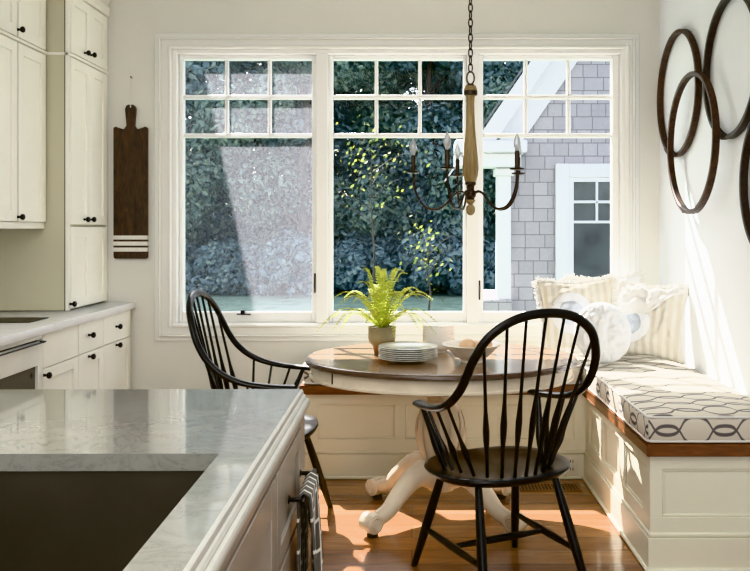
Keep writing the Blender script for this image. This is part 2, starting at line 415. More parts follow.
# jambs and mullion posts between the windows
MX1 = (PX(316, WY), PX(328, WY)); MX2 = (PX(467, WY), PX(479, WY))
b = MB()
b.box((OX0, WY, OZ0), (OX0+.03, WY+.14, OZ1), .003); b.box((OX1-.03, WY, OZ0), (OX1, WY+.14, OZ1), .003)
b.box((OX0+.03, WY, OZ1-.028), (OX1-.03, WY+.14, OZ1), .003)
for m0, m1 in (MX1, MX2): b.box((m0, WY-.004, OZ0+.006), (m1, WY+.14, OZ1-.028), .004)
struct('trim_3', b, 'sash')
GY = WY+.075
bays = [((OX0+.03, MX1[0]), (183.3, 312)), ((MX1[1], MX2[0]), (332.7, 463.5)), ((MX2[1], OX1-.03), (483, 612))]
for k, ((x0, x1), (g0, g1)) in enumerate(bays):
    w = thing('window_%d' % (k+1), None, None, ((x0+x1)/2, GY, OZ0), kind='structure')
    gx0, gx1, gz0, gz1 = PX(g0, WY+.05), PX(g1, WY+.05), PZ(312, WY+.05), PZ(59.5, WY+.05)
    x0 += .002; x1 -= .002
    z0, z1 = OZ0+.006, OZ1-.028
    b = MB(w.location)
    b.box((x0, WY+.04, z0), (gx0, WY+.10, z1), .003); b.box((gx1, WY+.04, z0), (x1, WY+.10, z1), .003)
    b.box((gx0, WY+.04, gz1), (gx1, WY+.10, z1), .003); b.box((gx0, WY+.04, z0), (gx1, WY+.10, gz0), .003)
    b.build('sash_frame', 'sash', w)
    b = MB(w.location)
    za, zb = PZ(97, WY+.06), PZ(135.5, WY+.06)
    for zz in (za, zb): b.box((gx0, WY+.055, zz-.013), (gx1, WY+.095, zz+.013), .005)
    for t in (1, 2):
        xx = gx0+(gx1-gx0)*t/3
        for q0, q1 in ((zb+.013, za-.013), (za+.013, gz1)): b.box((xx-.011, WY+.058, q0), (xx+.011, WY+.092, q1), .005)
    b.build('muntin_grid', 'sash', w)
    b = MB(w.location); b.bm.faces.new([b.v(p) for p in ((gx0-.005, GY, gz0-.005), (gx1+.005, GY, gz0-.005), (gx1+.005, GY, gz1+.005), (gx0-.005, GY, gz1+.005))]); b.build('glass_pane', 'glass', w, smooth=False)
    if k == 0:
        b = MB(w.location); fn = [(gx0, WY+.0435, gz0), (gx1, WY+.0435, gz0), (gx1, WY+.0435, gz1), (gx0, WY+.0435, gz1)]
        b.bm.faces.new([b.v(p) for p in fn]); b.build('insect_screen', 'screen', w, smooth=False)
        c = P(243, 314, WY+.03)
        b = MB(w.location); b.box((c.x-.012, WY+.012, c.z-.004), (c.x+.012, WY+.04, c.z+.024), .003); b.sweep([c+Vector((-.035, -.012, .001)), c+Vector((.05, -.012, -.001))], .0045, 8); b.build('crank_handle', 'knob', w)
    if k in (0, 2):
        c = P(315, 283, WY) if k == 0 else P(479.5, 290, WY)
        b = MB(w.location); b.box((c.x-.006, WY-.012, c.z-.06), (c.x+.006, WY-.004, c.z+.06), .003); b.sweep([c+Vector((0, -.008, -.05)), c+Vector((0, -.026, -.03)), c+Vector((0, -.022, .055))], .0045, 8); b.build('latch_lever', 'iron', w)
# baseboard under the window left of the bench
b = MB(); b.box((-1.69, WY-.018, 0), (-.62, WY, .12), .003); b.box((-1.69, WY-.013, .12), (-.62, WY, .145), .005); struct('baseboard_back', b, 'trim')

# ------------------------------------------------------------------ cabinets along the left wall
def facing_x(xf):               # local (u along +Y, w outward +X, v up) -> world
    return lambda p: Vector((xf+p[1], p[0], p[2]))
def facing_y(yf):               # faces the camera: u along X, w outward -Y
    return lambda p: Vector((p[0], yf-p[1], p[2]))
def shaker(b, T, u0, u1, v0, v1, th=.02, rail=.055, rec=.009, bev=.0015):
    b.box((u0, 0, v0), (u0+rail, th, v1), bev, T); b.box((u1-rail, 0, v0), (u1, th, v1), bev, T)
    b.box((u0+rail, 0, v0), (u1-rail, th, v0+rail), bev, T); b.box((u0+rail, 0, v1-rail), (u1-rail, th, v1), bev, T)
    b.box((u0+rail-.003, 0, v0+rail-.003), (u1-rail+.003, th-rec, v1-rail+.003), 0, T)
KN = [(.0, 0), (.008, 0), (.006, .006), (.0055, .013), (.013, .019), (.016, .026), (.014, .033), (.007, .037), (0, .038)]
def knob(parent, off, c, axis):
    b = MB(off); b.lathe([(r, h) for r, h in KN], c, axis, 14); return b.build('knob', 'knob', parent)
def knob_px(parent, off, xf, px, py):
    D = (xf+.025)*F/(px-VX); return knob(parent, off, (xf, D, PZ(py, D)), (1, 0, 0))

# tall pantry cabinet
TX = -1.840; TY0 = 4.56; CT = .92
t = thing('pantry_cabinet', 'tall cream pantry cabinet standing on the counter in the corner by the window', 'cabinet', (TX-.2, TY0, CT))
o = t.location
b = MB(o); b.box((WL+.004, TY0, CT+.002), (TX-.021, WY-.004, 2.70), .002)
b.build('carcass', 'cab_shaded', t)
b = MB(o); b.box((TX-.0245, TY0-.0012, CT+.003), (TX-.0205, TY0+.001, 2.70)); b.build('scribe_gap', 'gap', t)
b = MB(o)
b.box((TX-.021, TY0, CT+.002), (TX-.002, TY0+.022, 2.70), .001); b.box((TX-.021, WY-.03, CT+.002), (TX-.002, WY-.004, 2.70), .001)
b.box((WL+.004, TY0-.008, 2.292), (TX-.002, TY0, 2.308), .003); b.box((TX-.021, TY0-.008, 2.292), (TX+.008, WY-.004, 2.308), .003)
b.box((TX-.021, TY0, 2.64), (TX+.012, WY-.004, 2.70), .004)
b.prism([(0, 2.70), (.015, 2.70), (.03, 2.73), (.075, 2.78), (.08, 2.80), (0, 2.80)], lambda p, q, y: (TX-.02+p, y, q), TY0-.02, WY-.004)
b.build('face_frame', 'cab', t)
TM = 4.865
T = facing_x(TX-.018)
for z0, z1, nm in ((2.315, 2.635, 0), (1.385, 2.288, 1), (CT+.012, 1.372, 2)):
    for s, (y0, y1) in enumerate(((TY0+.024, TM-.0015), (TM+.0015, WY-.033))):
        b = MB(o); shaker(b, T, y0, y1, z0, z1); d = b.build('door', 'cab', t)
        if nm == 0: knob_px(d, o, TX, (88.5, 94.5)[s], (53, 55)[s])
        elif nm == 1: knob_px(d, o, TX, (88, 94)[s], 219.5)
        elif s == 0: knob_px(d, o, TX, 74.5, 304)
# wall cabinets
UX = -1.958; UB = 1.362
def wall_cabinet(y0, y1, label, withknob):
    t = thing('wall_cabinet', label, 'cabinet', (UX-.15, y0, UB), group='cream wall cabinets over the counter'); o = t.location
    b = MB(o); b.box((WL+.004, y0, UB), (UX-.02, y1, 2.70), .002); b.build('carcass', 'cab', t)
    b = MB(o); b.box((UX-.05, y0, UB), (UX-.012, y1, UB+.034), .002); b.build('bottom_rail', 'cab', t)
    b = MB(o); b.box((UX-.021, y0, 2.292), (UX+.008, y1, 2.308), .003); b.build('rail_moulding', 'cab', t)
    T = facing_x(UX-.019)
    for z0, z1, py in ((UB+.036, 2.288, 217), (2.315, 2.69, 29.5)):
        b = MB(o); shaker(b, T, y0+.002, y1-.012, z0, z1); d = b.build('door', 'cab', t)
        if withknob: knob_px(d, o, UX, 22.5, py)
YS = 4.228
wall_cabinet(YS, TY0-.002, 'cream wall cabinet with black knobs, next to the tall pantry cabinet', True)
wall_cabinet(YS-.36, YS-.001, 'cream wall cabinet without visible knobs, cut by the photo edge', False)
# base cabinets
BX = -1.695
def base_carcass(t, y0, y1):
    o = t.location; b = MB(o); b.box((WL+.004, y0, .10), (BX-.021, y1, CT-.042), .001); b.box((WL+.004, y0, 0), (BX-.08, y1, .10), .001)
    b.build('carcass', 'cab', t); return o
DZ = .716
TB = facing_x(BX-.02)
t = thing('base_cabinet', 'narrow cream base cabinet with a blank drawer front, beside the oven', 'cabinet', (BX-.3, 3.94, 0)); o = base_carcass(t, 3.905, 4.319)
b = MB(o); b.box((3.907, 0, DZ+.002), (4.316, .02, CT-.045), .0015, TB); b.build('drawer', 'cab', t)
b = MB(o); shaker(b, TB, 3.907, 4.316, .11, DZ-.002); d = b.build('door', 'cab', t); knob_px(d, o, BX, 49, 375.3)
t = thing('base_cabinet', 'cream base cabinet with two knobbed drawers over two doors, under the pantry', 'cabinet', (BX-.3, 4.35, 0)); o = base_carcass(t, 4.321, WY-.004)
for s, (y0, y1, kx, k1, k2) in enumerate(((4.323, 4.668, 93.3, 335, 356.5), (4.671, WY-.03, 120.3, 326.5, 345))):
    b = MB(o); b.box((y0, 0, DZ+.002), (y1, .02, CT-.045), .0015, TB); d = b.build('drawer', 'cab', t); knob_px(d, o, BX, kx, k1)
    b = MB(o); shaker(b, TB, y0, y1, .11, DZ-.002); d = b.build('door', 'cab', t); knob_px(d, o, BX, kx, k2)
# oven under the cooktop
t = thing('built_in_oven', 'cream fronted built-in oven with dark glass window under the cooktop', 'oven', (BX-.3, 3.15, 0)); o = t.location
b = MB(o); b.box((WL+.004, 3.15, .06), (BX-.024, 3.90, CT-.042), .001); b.build('body', 'gap', t)
b = MB(o); b.box((3.155, 0, .858), (3.898, .022, CT-.044), .002, TB); b.build('control_panel', 'oven', t)
b = MB(o)
b.box((3.155, 0, .11), (3.24, .024, .848), .002, TB); b.box((3.845, 0, .11), (3.898, .024, .848), .002, TB)
b.box((3.24, 0, .742), (3.845, .024, .848), .002, TB); b.box((3.24, 0, .11), (3.845, .024, .20), .002, TB)
d = b.build('door', 'oven', t)
b = MB(o); b.box((3.235, 0, .195), (3.85, .010, .747), 0, TB); b.build('glass_window', 'ovenglass', d)
b = MB(o)
for y in (3.22, 3.87): b.sweep([(BX, y, .846), (BX+.020, y, .846)], .006, 8)
b.sweep([(BX+.020, 3.20, .846), (BX+.020, 3.885, .846)], .0042, 10); b.build('handle', 'knob', d)
t = thing('base_cabinet', 'cream panelled base cabinet on the near side of the oven, just outside the frame', 'cabinet', (BX-.3, 2.4, 0)); o = base_carcass(t, 2.4, 3.145)
b = MB(o); shaker(b, TB, 2.402, 3.143, .11, CT-.045); b.build('door', 'cab', t)
# worktop and cooktop
b = MB((BX-.3, 4, CT-.04)); b.box((WL+.004, 2.4, CT-.04), (-1.672, WY-.004, CT), .004, seg=2)
wt = b.build('countertop', 'slab'); tag(wt, 'pale quartz countertop running along the cream base cabinets', 'countertop')
c0, c1 = P(50, 322, 4.0), 0
b = MB((-2.0, 4.1, CT)); b.box((-2.30, 3.98, CT+.0005), (-1.79, 4.19, CT+.005), .002)
tag(b.build('cooktop', 'cook'), 'black glass cooktop set flat on the pale countertop', 'cooktop')

# ------------------------------------------------------------------ cutting board on the wall
CX0, CX1 = PX(114.8, WY), PX(148.6, WY)
zt, zb_ = PZ(127, WY), PZ(258.5, WY); hx0, hx1 = PX(126.3, WY), PX(137.1, WY); ht = PZ(105, WY)
t = thing('cutting_board', 'long dark wooden paddle board with three white stripes hanging on the wall', 'cutting board', ((CX0+CX1)/2, WY, zb_)); o = t.location
xm = (CX0+CX1)/2
poly = [(CX0+.012, zb_), (CX1-.012, zb_), (CX1-.003, zb_+.004), (CX1, zb_+.014), (CX1, zt-.008), (CX1-.012, zt), (xm+.062, zt-.010), (xm+.04, zt-.016), (hx1-.008, zt+.004), (hx1-.006, zt+.04), (hx1, ht-.03), (hx1-.006, ht-.010), (hx1-.018, ht-.001)]
poly += [(2*xm-p, q) for p, q in poly[3:][::-1]] + [(CX0+.003, zb_+.004)]
b = MB(o); b.prism(poly, lambda p, q, y: (p, y, q), WY-.024, WY-.004); b.build('plank', 'board', t)
for a, c in ((235.5, 239.5), (241.5, 245.5), (247.5, 251.5)):
    b = MB(o); b.box((CX0-.0008, WY-.0252, PZ(c, WY)), (CX1+.0008, WY-.0035, PZ(a, WY)), .0008); b.build('white_stripe', 'whitepaint', t)
nz = PZ(78, WY)
b = MB(o); b.sweep([(xm-.001, WY-.025, ht-.018), (xm-.003, WY-.012, nz+.003), (xm+.004, WY-.010, nz+.004), (xm+.003, WY-.026, ht-.020)], .0016, 6); b.build('hanging_cord', 'cord', t)
b = MB((xm, WY, nz)); b.lathe([(0, 0), (.004, 0), (.0028, .012), (.0028, .018), (.005, .019), (0, .021)], (xm+.0005, WY, nz), (0, -1, .25), 10)
tag(b.build('wall_nail', 'iron'), 'small dark nail in the wall above the paddle board', 'nail')

# ------------------------------------------------------------------ wooden hoops on the right-hand wall
def hoop(yc, zc, R, off, mat, label, lean=0):
    t = thing('wall_hoop', label, 'wall hoop', (WR, yc, zc-R), group='wooden hoops on the white wall'); o = t.location
    b = MB(o); n = 72; x0 = WR-off
    def pt(a, r): return Vector((x0, yc+r*math.cos(a), zc+r*math.sin(a)))
    rings = []
    for i in range(n):
        a = 2*PI*i/n; jt = 1+.004*math.sin(3*a+R*50)
        w, h = .011, .016
        ring = []
        for dr, dx in ((-w, -h*.8), (-w*.7, -h), (w*.7, -h), (w, -h*.8), (w, h), (-w, h)):
            q = pt(a, (R-.011+dr)*jt); q.x += dx; ring.append(b.v(q))
        rings.append(ring)
    for i in range(n):
        A, B = rings[i], rings[(i+1) % n]
        for k in range(6): b.bm.faces.new((A[k], A[(k+1) % 6], B[(k+1) % 6], B[k]))
    b.build('ring', mat, t)
    # the lapped joint with its rivets
    b = MB(o); a0 = -PI/2+.25
    pts = [pt(a0+k*.05, R+.002) for k in range(8)]; b.sweep(pts, [(.017, .004)]*8, 8, (1, 0, 0), square=True)
    j = b.build('lap_joint', mat, t)
    for k in (1, 6):
        b = MB(o); q = pt(a0+k*.05, R+.005); b.lathe([(0, 0), (.005, 0), (.004, .003), (0, .004)], q, q-Vector((x0, yc, zc)), 8)
        b.build('rivet', 'iron', j)
def hoop_px(cy, yc, R, off, mat, label):
    hoop(yc, PZ(cy, yc), R, off, mat, label)
hoop_px(93.5, 4.73, .352, .022, M['hoop'], 'brown wooden hoop hanging nearest the window corner')
hoop_px(66, 3.945, .338, .022, M['hoopblk'], 'dark wooden hoop hanging highest, its top cut by the photo edge')
hoop_px(143, 4.385, .366, .060, M['hoop'], 'brown wooden hoop overlapping in front of two others')
hoop_px(180, 3.46, .345, .022, M['hoopblk'], 'black wooden hoop mostly cut off at the photo edge')

# ------------------------------------------------------------------ corner bench
BF = 4.63; BXF = .945; BE = 3.375; BZ = .463; BT = .512; BL = -.585
t = thing('corner_bench', 'L-shaped cream panelled corner bench with oak seat edge under the window', 'bench', (.9, 4.6, 0)); o = t.location
b = MB(o)
b.box((BL, BF+.012, 0), (BXF+.012, WY-.004, BZ), 0); b.box((BXF+.012, BE+.012, 0), (WR-.004, WY-.004, BZ), 0)
b.build('carcass', 'bench', t, smooth=False)
def panel_face(b, T, u0, u1, splits, zb=.215, zt=BZ-.001, ext=0):
    """stiles and rails standing proud of the carcass, so the panels read as recessed; with small inner bead"""
    th = .012
    b.box((u0, 0, zt-.055), (u1, th, zt), .001, T); b.box((u0, 0, 0), (u1, th, zb), .001, T)
    for a, c in splits: b.box((a, 0, zb), (c, th, zt-.055), .001, T)
    cells = [(splits[i][1], splits[i+1][0]) for i in range(len(splits)-1)]
    for a, c in cells:
        for q in ((a, c, zb, zb+.012), (a, c, zt-.067, zt-.055), (a, a+.012, zb+.012, zt-.067), (c-.012, c, zb+.012, zt-.067)):
            b.box((q[0], 0, q[2]), (q[1], .006, q[3]), .003, T)
    # base cap, baseboard, shoe
    e1, e2, e3 = (.0102, .0062, .0222) if ext else (0, 0, 0)
    b.box((u0-e1, 0, 0), (u1, .022, .135), .002, T); b.box((u0-e2, 0, .135), (u1, .018, .155), .006, T)
    b.box((u0-e3, 0, 0), (u1, .034, .018), .006, T)
pxs = lambda px: PX(px, BF)
b = MB(o); panel_face(b, facing_y(BF+.012), BL, BXF+.012, [(BL, BL+.07), (pxs(395), pxs(405)), (pxs(487), pxs(497)), (BXF-.06, BXF)])
b.build('front_panel', 'bench', t)
b = MB(o)
Tl = lambda p: Vector((BXF+.012-p[1], p[0], p[2]))
panel_face(b, Tl, BE+.0125, BF+.0, [(BE+.0125, BE+.11), (BE+.42, BE+.50), (BE+.82, BE+.90), (BF-.10, BF)])
b.build('side_panel', 'bench', t)
b = MB(o); panel_face(b, facing_y(BE+.012), BXF, WR-.004, [(BXF, BXF+.05), (WR-.06, WR-.004)], ext=1); b.build('end_panel', 'bench', t)
b = MB(o)
b.prism([(BL-.025, BF-.03), (BXF-.02, BF-.03), (BXF-.02, BE-.03), (WR-.004, BE-.03), (WR-.004, WY-.004), (BL-.025, WY-.004)], lambda p, q, z: (p, q, z), BZ, BT)
bmesh.ops.bevel(b.bm, geom=b.bm.edges[:], offset=.004, segments=2, affect='EDGES')
b.build('seat_board', 'seatwood', t)
# cushions
def cushion(name, x0, x1, y0, y1, label, swell=.012):
    z0, z1 = BT+.001, BT+.108
    b = MB(((x0+x1)/2, (y0+y1)/2, z0))
    nx, ny = max(6, int((x1-x0)/.05)), max(6, int((y1-y0)/.05))
    r = .018
    vs = b.box((x0, y0, z0), (x1, y1, z1), r, seg=4)
    bmesh.ops.subdivide_edges(b.bm, edges=[e for e in b.bm.edges if e.calc_length() > .09], cuts=14, use_grid_fill=True)
    from mathutils import noise as mn
    for q in b.bm.verts:
        u, w = (q.co.x-x0)/(x1-x0), (q.co.y-y0)/(y1-y0); h = (q.co.z-z0)/(z1-z0)
        k = min(1, min(u*(x1-x0), (1-u)*(x1-x0), w*(y1-y0), (1-w)*(y1-y0))/.12)
        if h > .5: q.co.z += swell*k+.007*mn.noise(q.co*6)+.004*mn.noise(q.co*17)
        e = math.sin(min(1, max(0, h))*PI)*.008
        if u < .03: q.co.x -= e+.004*mn.noise(q.co*9)
        if w < .03: q.co.y -= e+.004*mn.noise(q.co*9)
    def uv(co, n):
        if abs(n.z) > .6: return (co.x*.9+.03, co.y)
        if abs(n.y) > abs(n.x): return (co.x+.03, co.z-.565+.0625)
        return (co.y, co.z-.565+.0625)
    b.uv = uv
    o = b.build(name, 'trellis', None, angle=60)
    tag(o, label, 'cushion', 'trellis seat cushions on the corner bench')
    # welt piping around the top and bottom seams
    w = MB(o.location)
    for zz in (z1-.004, z0+.008):
        ins = .004; ring = []
        for cxx, cyy, a0 in ((x1-r, y1-r, 0), (x0+r, y1-r, PI/2), (x0+r, y0+r, PI), (x1-r, y0+r, 1.5*PI)):
            for k in range(5):
                a = a0+k*PI/8; ring.append((cxx+(r-ins+.005)*math.cos(a), cyy+(r-ins+.005)*math.sin(a), zz))
        w.sweep(ring, .005, 8, (0, 0, 1), closed=True)
    w.build('piping', 'fringe', o)
    return o
cushion('seat_cushion', BXF-.012, WR-.010, BE-.018, WY-.012, 'white trellis patterned seat cushion along the sunlit white wall')
cushion('seat_cushion', BL-.005, BXF-.03, BF-.012, WY-.012, 'white trellis patterned seat cushion behind the round table under the windows')

# pillows
CTOP = BT+.126
from mathutils import noise as mnoise
def pillow_mesh(b, w, h, t, rough=.017, seed=0, round_=False, n=40):
    def f(u, v, s):
        u, v = u*2-1, v*2-1
        if round_:
            # square to disc mapping
            x = u*math.sqrt(1-v*v/2); y = v*math.sqrt(1-u*u/2); r2 = min(1, x*x+y*y)
            z = s*t/2*max(0, 1-r2)**.5
            p = Vector((x*w/2, z, y*h/2+h/2))
        else:
            k = 1-.13*(1-abs(v)**1.6)*abs(u)**3 ; k2 = 1-.15*(1-abs(u)**1.6)*abs(v)**3
            z = s*t/2*((1-u*u)*(1-v*v))**.42
            p = Vector((u*w/2*k, z, v*h/2*k2+h/2))
        edge = 1-max(abs(u), abs(v))**6
        p += Vector((0, 1, 0))*s*edge*rough*(mnoise.noise(Vector((u*3+seed, v*3, s)))+.55*mnoise.noise(Vector((u*7+seed, v*7, s)))+(.45 if round_ else .25)*mnoise.noise(Vector((u*13+seed, v*13, s))))
        return p
    b.grid(lambda u, v: f(u, v, 1), n, n); b.grid(lambda u, v: f(u, v, -1), n, n)
    return f
def place(o, px, py_bottom, D, rz, lean, roll=0):
    o.location = (PX(px, D), D, CTOP+.002); o.rotation_euler = (-lean, roll, rz)
def pillow(name, label, w, h, t, mat, seed, px, D, rz, lean, roll=0, fr=None, applique=None, round_=False, zoff=0):
    b = MB(); f = pillow_mesh(b, w, h, t, seed=seed, round_=round_)
    o = b.build(name, mat, angle=80); tag(o, label, 'pillow', 'pillows in the bench corner')
    if fr:
        b = MB(); m = 150; rnd = random.Random(seed)
        for i in range(m*4):
            side, k = divmod(i, m); s = (k+rnd.random())/m
            u, v = ((s, 1), (1, s), (s, 0), (0, s))[side]
            if side == 2 or (fr == 'upper' and side != 0): continue
            p = f(u, v, 1); c = Vector((0, 0, h/2)); d = (p-c).normalized()
            nrm = Vector(((0, 0, 1), (1, 0, 0), (0, 0, -1), (-1, 0, 0))[side])
            d = (nrm+.35*d+Vector((rnd.uniform(-.5, .5), rnd.uniform(-.6, .6), rnd.uniform(-.4, .3)))).normalized()
            ln = rnd.uniform(.018, .036)
            q = p+d*ln*.5+Vector((0, rnd.uniform(-.006, .006), 0)); r = p+d*ln+Vector((rnd.uniform(-.008, .008), rnd.uniform(-.01, .01), -.004))
            b.sweep([p-d*.006, q, r], [.0035, .003, .0022], 4)
        b.build('fringe', 'fringe', o)
    if applique:
        au, av, ar, irr = applique
        for nm, rr, mt, lift in (('round_applique', ar, 'pillow_white', .004), ('applique_centre', ar*irr, 'quilt', .007)):
            b = MB()
            def g(a, q):
                x = au+rr/w*q*math.cos(2*PI*a); y = av+rr/h*q*math.sin(2*PI*a)
                p = f(min(.995, max(.005, x)), min(.995, max(.005, y)), -1); p.y -= lift*(1 if q < .99 else .2)
                p.y -= .003*abs(mnoise.noise(Vector((x*22, y*22, 3))))
                return p
            b.grid(g, 36, 9, closed_u=True)
            b.build(nm, mt, o, angle=80)
    place(o, px, 0, D, rz, lean, roll); o.location.z += zoff
    return o
p3 = pillow('throw_pillow', 'tan striped square pillow with round white patch, leaning by the sunlit wall', .40, .425, .13, 'stripe', 3, 653, 4.63, math.radians(-30), math.radians(13), math.radians(2), 'upper', (.27, .46, .105, .62))
p3.location.x = 1.277
f3 = pillow_mesh(MB(), .40, .425, .13, seed=3)
b = MB()
def drape(u, v):
    x = .02+.94*u; lo = .42+.46*u+.05*math.sin(u*9); y = lo+(1.0-lo)*v
    p = f3(min(.99, x), min(.99, y), -1); wr_ = mnoise.noise(Vector((u*7, v*5, 1)))+.6*mnoise.noise(Vector((u*17, v*9, 4)))
    p.y -= .013+.016*wr_; p.z += .010*math.sin(u*23)*v+.02*v*(.3+abs(mnoise.noise(Vector((u*8, 0, 7)))))
    return p
b.grid(drape, 40, 18); o = b.build('white_ruffle', 'fringe', p3, angle=80)
pillow('throw_pillow', 'tan striped square pillow with round patch behind the black chair back', .44, .42, .13, 'stripe', 9, 581, 4.82, math.radians(-4), math.radians(13), math.radians(-3), 'top', (.40, .52, .12, .62), zoff=.022)
pillow('throw_pillow', 'white fringed pillow tucked behind the round white pillow', .45, .435, .11, 'pillow_white', 5, 609, 4.98, math.radians(2), math.radians(7), math.radians(-3), 'top', zoff=.012)
pillow('throw_pillow', 'round white plush pillow at the front of the pillows', .312, .332, .115, 'pillow_white', 15, 604.5, 4.535, math.radians(2), math.radians(14), 0, round_=True)

# outlet and floor vent
c = P(571.5, 465, BF-.012)
t = thing('power_outlet', 'cream power outlet on the bench base behind the black chair', 'power outlet', (c.x, BF, c.z-.05)); o = t.location
yo = BF-.0108
b = MB(o); b.box((c.x-.038, yo-.005, c.z-.056), (c.x+.038, yo, c.z+.056), .002, seg=2); b.build('cover_plate', 'outlet', t)
for dz in (-.021, .021):
    b = MB(o); b.box((c.x-.014, yo-.0056, c.z+dz-.013), (c.x+.014, yo-.004, c.z+dz+.013), .003); f = b.build('socket_face', 'outlet', t)
    for dx in (-.007, .007):
        b = MB(o); b.box((c.x+dx-.002, yo-.0062, c.z+dz-.008), (c.x+dx+.002, yo-.0045, c.z+dz+.008)); b.build('socket_slot', 'gap', f)
t = thing('floor_vent', 'slatted wooden floor vent set in the floor in front of the bench', 'floor vent', (.72, 4.47, 0)); o = t.location
b = MB(o); frame_band(b, 0, 0, 0, 0, 0, 0, 0) if False else None
for q in ((.55, 4.40, .88, 4.412), (.55, 4.518, .88, 4.53), (.55, 4.412, .562, 4.518), (.868, 4.412, .88, 4.518)): b.box((q[0], q[1], .0005), (q[2], q[3], .006), .001)
b.build('frame', 'vent', t)
b = MB(o)
for i in range(17): x = .568+i*.0178; b.box((x, 4.412, .0008), (x+.009, 4.518, .005))
b.build('slats', 'vent', t)
b = MB(o); b.box((.562, 4.412, .0003), (.868, 4.518, .0007)); b.build('dark_well', 'gap', t)

# ------------------------------------------------------------------ the round table
TCX, TCY, TZ = .137, 4.025, .76; TA, TBb = .640, .541
t = thing('pedestal_table', 'round pedestal table with brown wooden top and cream carved base', 'table', (TCX, TCY, 0)); 
def disc(b, prof, n=72, A=TA, B=TBb):
    rings = []
    for d, z in prof:
        rings.append([b.v(((A+d)*math.cos(2*PI*i/n), (B+d)*math.sin(2*PI*i/n), z)) for i in range(n)])
    for a, c in zip(rings, rings[1:]):
        for i in range(n): b.bm.faces.new((a[i], a[(i+1) % n], c[(i+1) % n], c[i]))
    b.bm.faces.new(rings[0][::-1]); b.bm.faces.new(rings[-1])
b = MB(); disc(b, [(-.03, TZ-.026), (-.006, TZ-.026), (0, TZ-.021), (.0, TZ-.010), (-.004, TZ-.004), (-.012, TZ-.001), (-.016, TZ-.001)]); b.build('edge_moulding', 'tableedge', t)
b = MB(); disc(b, [(-.04, TZ-.024), (-.0161, TZ-.02), (-.0161, TZ)]); b.build('tabletop', 'tabletop', t)
b = MB(); disc(b, [(-.05, TZ-.092), (-.024, TZ-.092), (-.018, TZ-.088), (-.018, TZ-.080), (-.026, TZ-.076), (-.026, TZ-.0265), (-.05, TZ-.0265)]); ap = b.build('apron', 'cream', t)
b = MB()
a = math.radians(218); b.box((-.002, -.004, TZ-.09), (.002, .001, TZ-.028), 0, Matrix.Translation(((TA-.026)*math.cos(a), (TBb-.026)*math.sin(a), 0)) @ Matrix.Rotation(a+PI/2, 4, 'Z'))
b.build('leaf_seam', 'gap', ap)
b = MB()
b.lathe([(0, .13), (.06, .13), (.075, .16), (.085, .215), (.085, .25), (.072, .265), (.078, .275), (.085, .30), (.105, .36), (.112, .41), (.108, .46), (.09, .51), (.068, .54), (.060, .555), (.07, .565), (.085, .575), (.088, .60), (.075, .61), (.07, .63), (.10, .66), (.20, .667), (.20, .735), (0, .735)], n=40)
b.build('pedestal', 'cream', t)
# carved leaves round the vase
b = MB()
for i in range(12):
    a = 2*PI*i/12
    pts = [((r+.003)*math.cos(a), (r+.003)*math.sin(a), z) for r, z in ((.080, .28), (.088, .305), (.106, .36), (.112, .41), (.107, .46), (.092, .505))]
    b.sweep(pts, [(.006, .008), (.008, .016), (.008, .024), (.008, .024), (.007, .018), (.004, .004)], 8, (math.cos(a), math.sin(a), 0))
b.build('carved_leaves', 'cream', t)
def foot_parts(ang):
    ca, sa = math.cos(ang), math.sin(ang)
    W = lambda r, z: (r*ca, r*sa, z)
    path = catmull([W(.05, .205), W(.12, .225), W(.19, .205), (W(.26, .150)), W(.32, .095), W(.375, .072), W(.412, .068)], 6)
    rr = lerp_list([(.066, .045), (.060, .046), (.052, .044), (.044, .041), (.037, .037), (.034, .034), (.030, .033)], len(path))
    b = MB(); b.sweep(path, rr, 14, (0, 0, 1), square=False); leg = b.build('leg', 'cream', t)
    # scroll volute at the toe with spiral rings, and small pad
    b = MB(); c = Vector(W(.418, .062)); tang = Vector((-sa, ca, 0))
    b.lathe([(0, -.045), (.018, -.045), (.020, -.041), (.034, -.040), (.042, -.036), (.044, 0), (.042, .036), (.034, .040), (.020, .041), (.018, .045), (0, .045)], c, tang, 24)
    for sgn in (-1, 1):
        sp = []
        for k in range(36):
            q = k/35*4.4*PI; r_ = .034-.026*k/35
            sp.append(c+tang*sgn*.042+Vector((ca*math.cos(q)*r_, sa*math.cos(q)*r_, math.sin(q)*r_)))
        b.sweep(sp, .0035, 6, tang)
    b.build('scroll', 'cream', leg)
    b = MB(); b.lathe([(0, 0), (.022, 0), (.026, .006), (.024, .018), (.018, .022), (0, .022)], W(.41, 0), n=16); b.build('foot_pad', 'gap', leg)
    # leaf carving running down the top of the leg
    b = MB(); up = [Vector(p)+Vector((0, 0, 1))*(r[0]-.004) for p, r in zip(path, rr)][6:-4]
    b.sweep(up, [(.010, .016)]*len(up), 8, (0, 0, 1)); b.build('carving', 'cream', leg)
for a in (220.5, 139.5, 319.5, 40.5): foot_parts(math.radians(a))

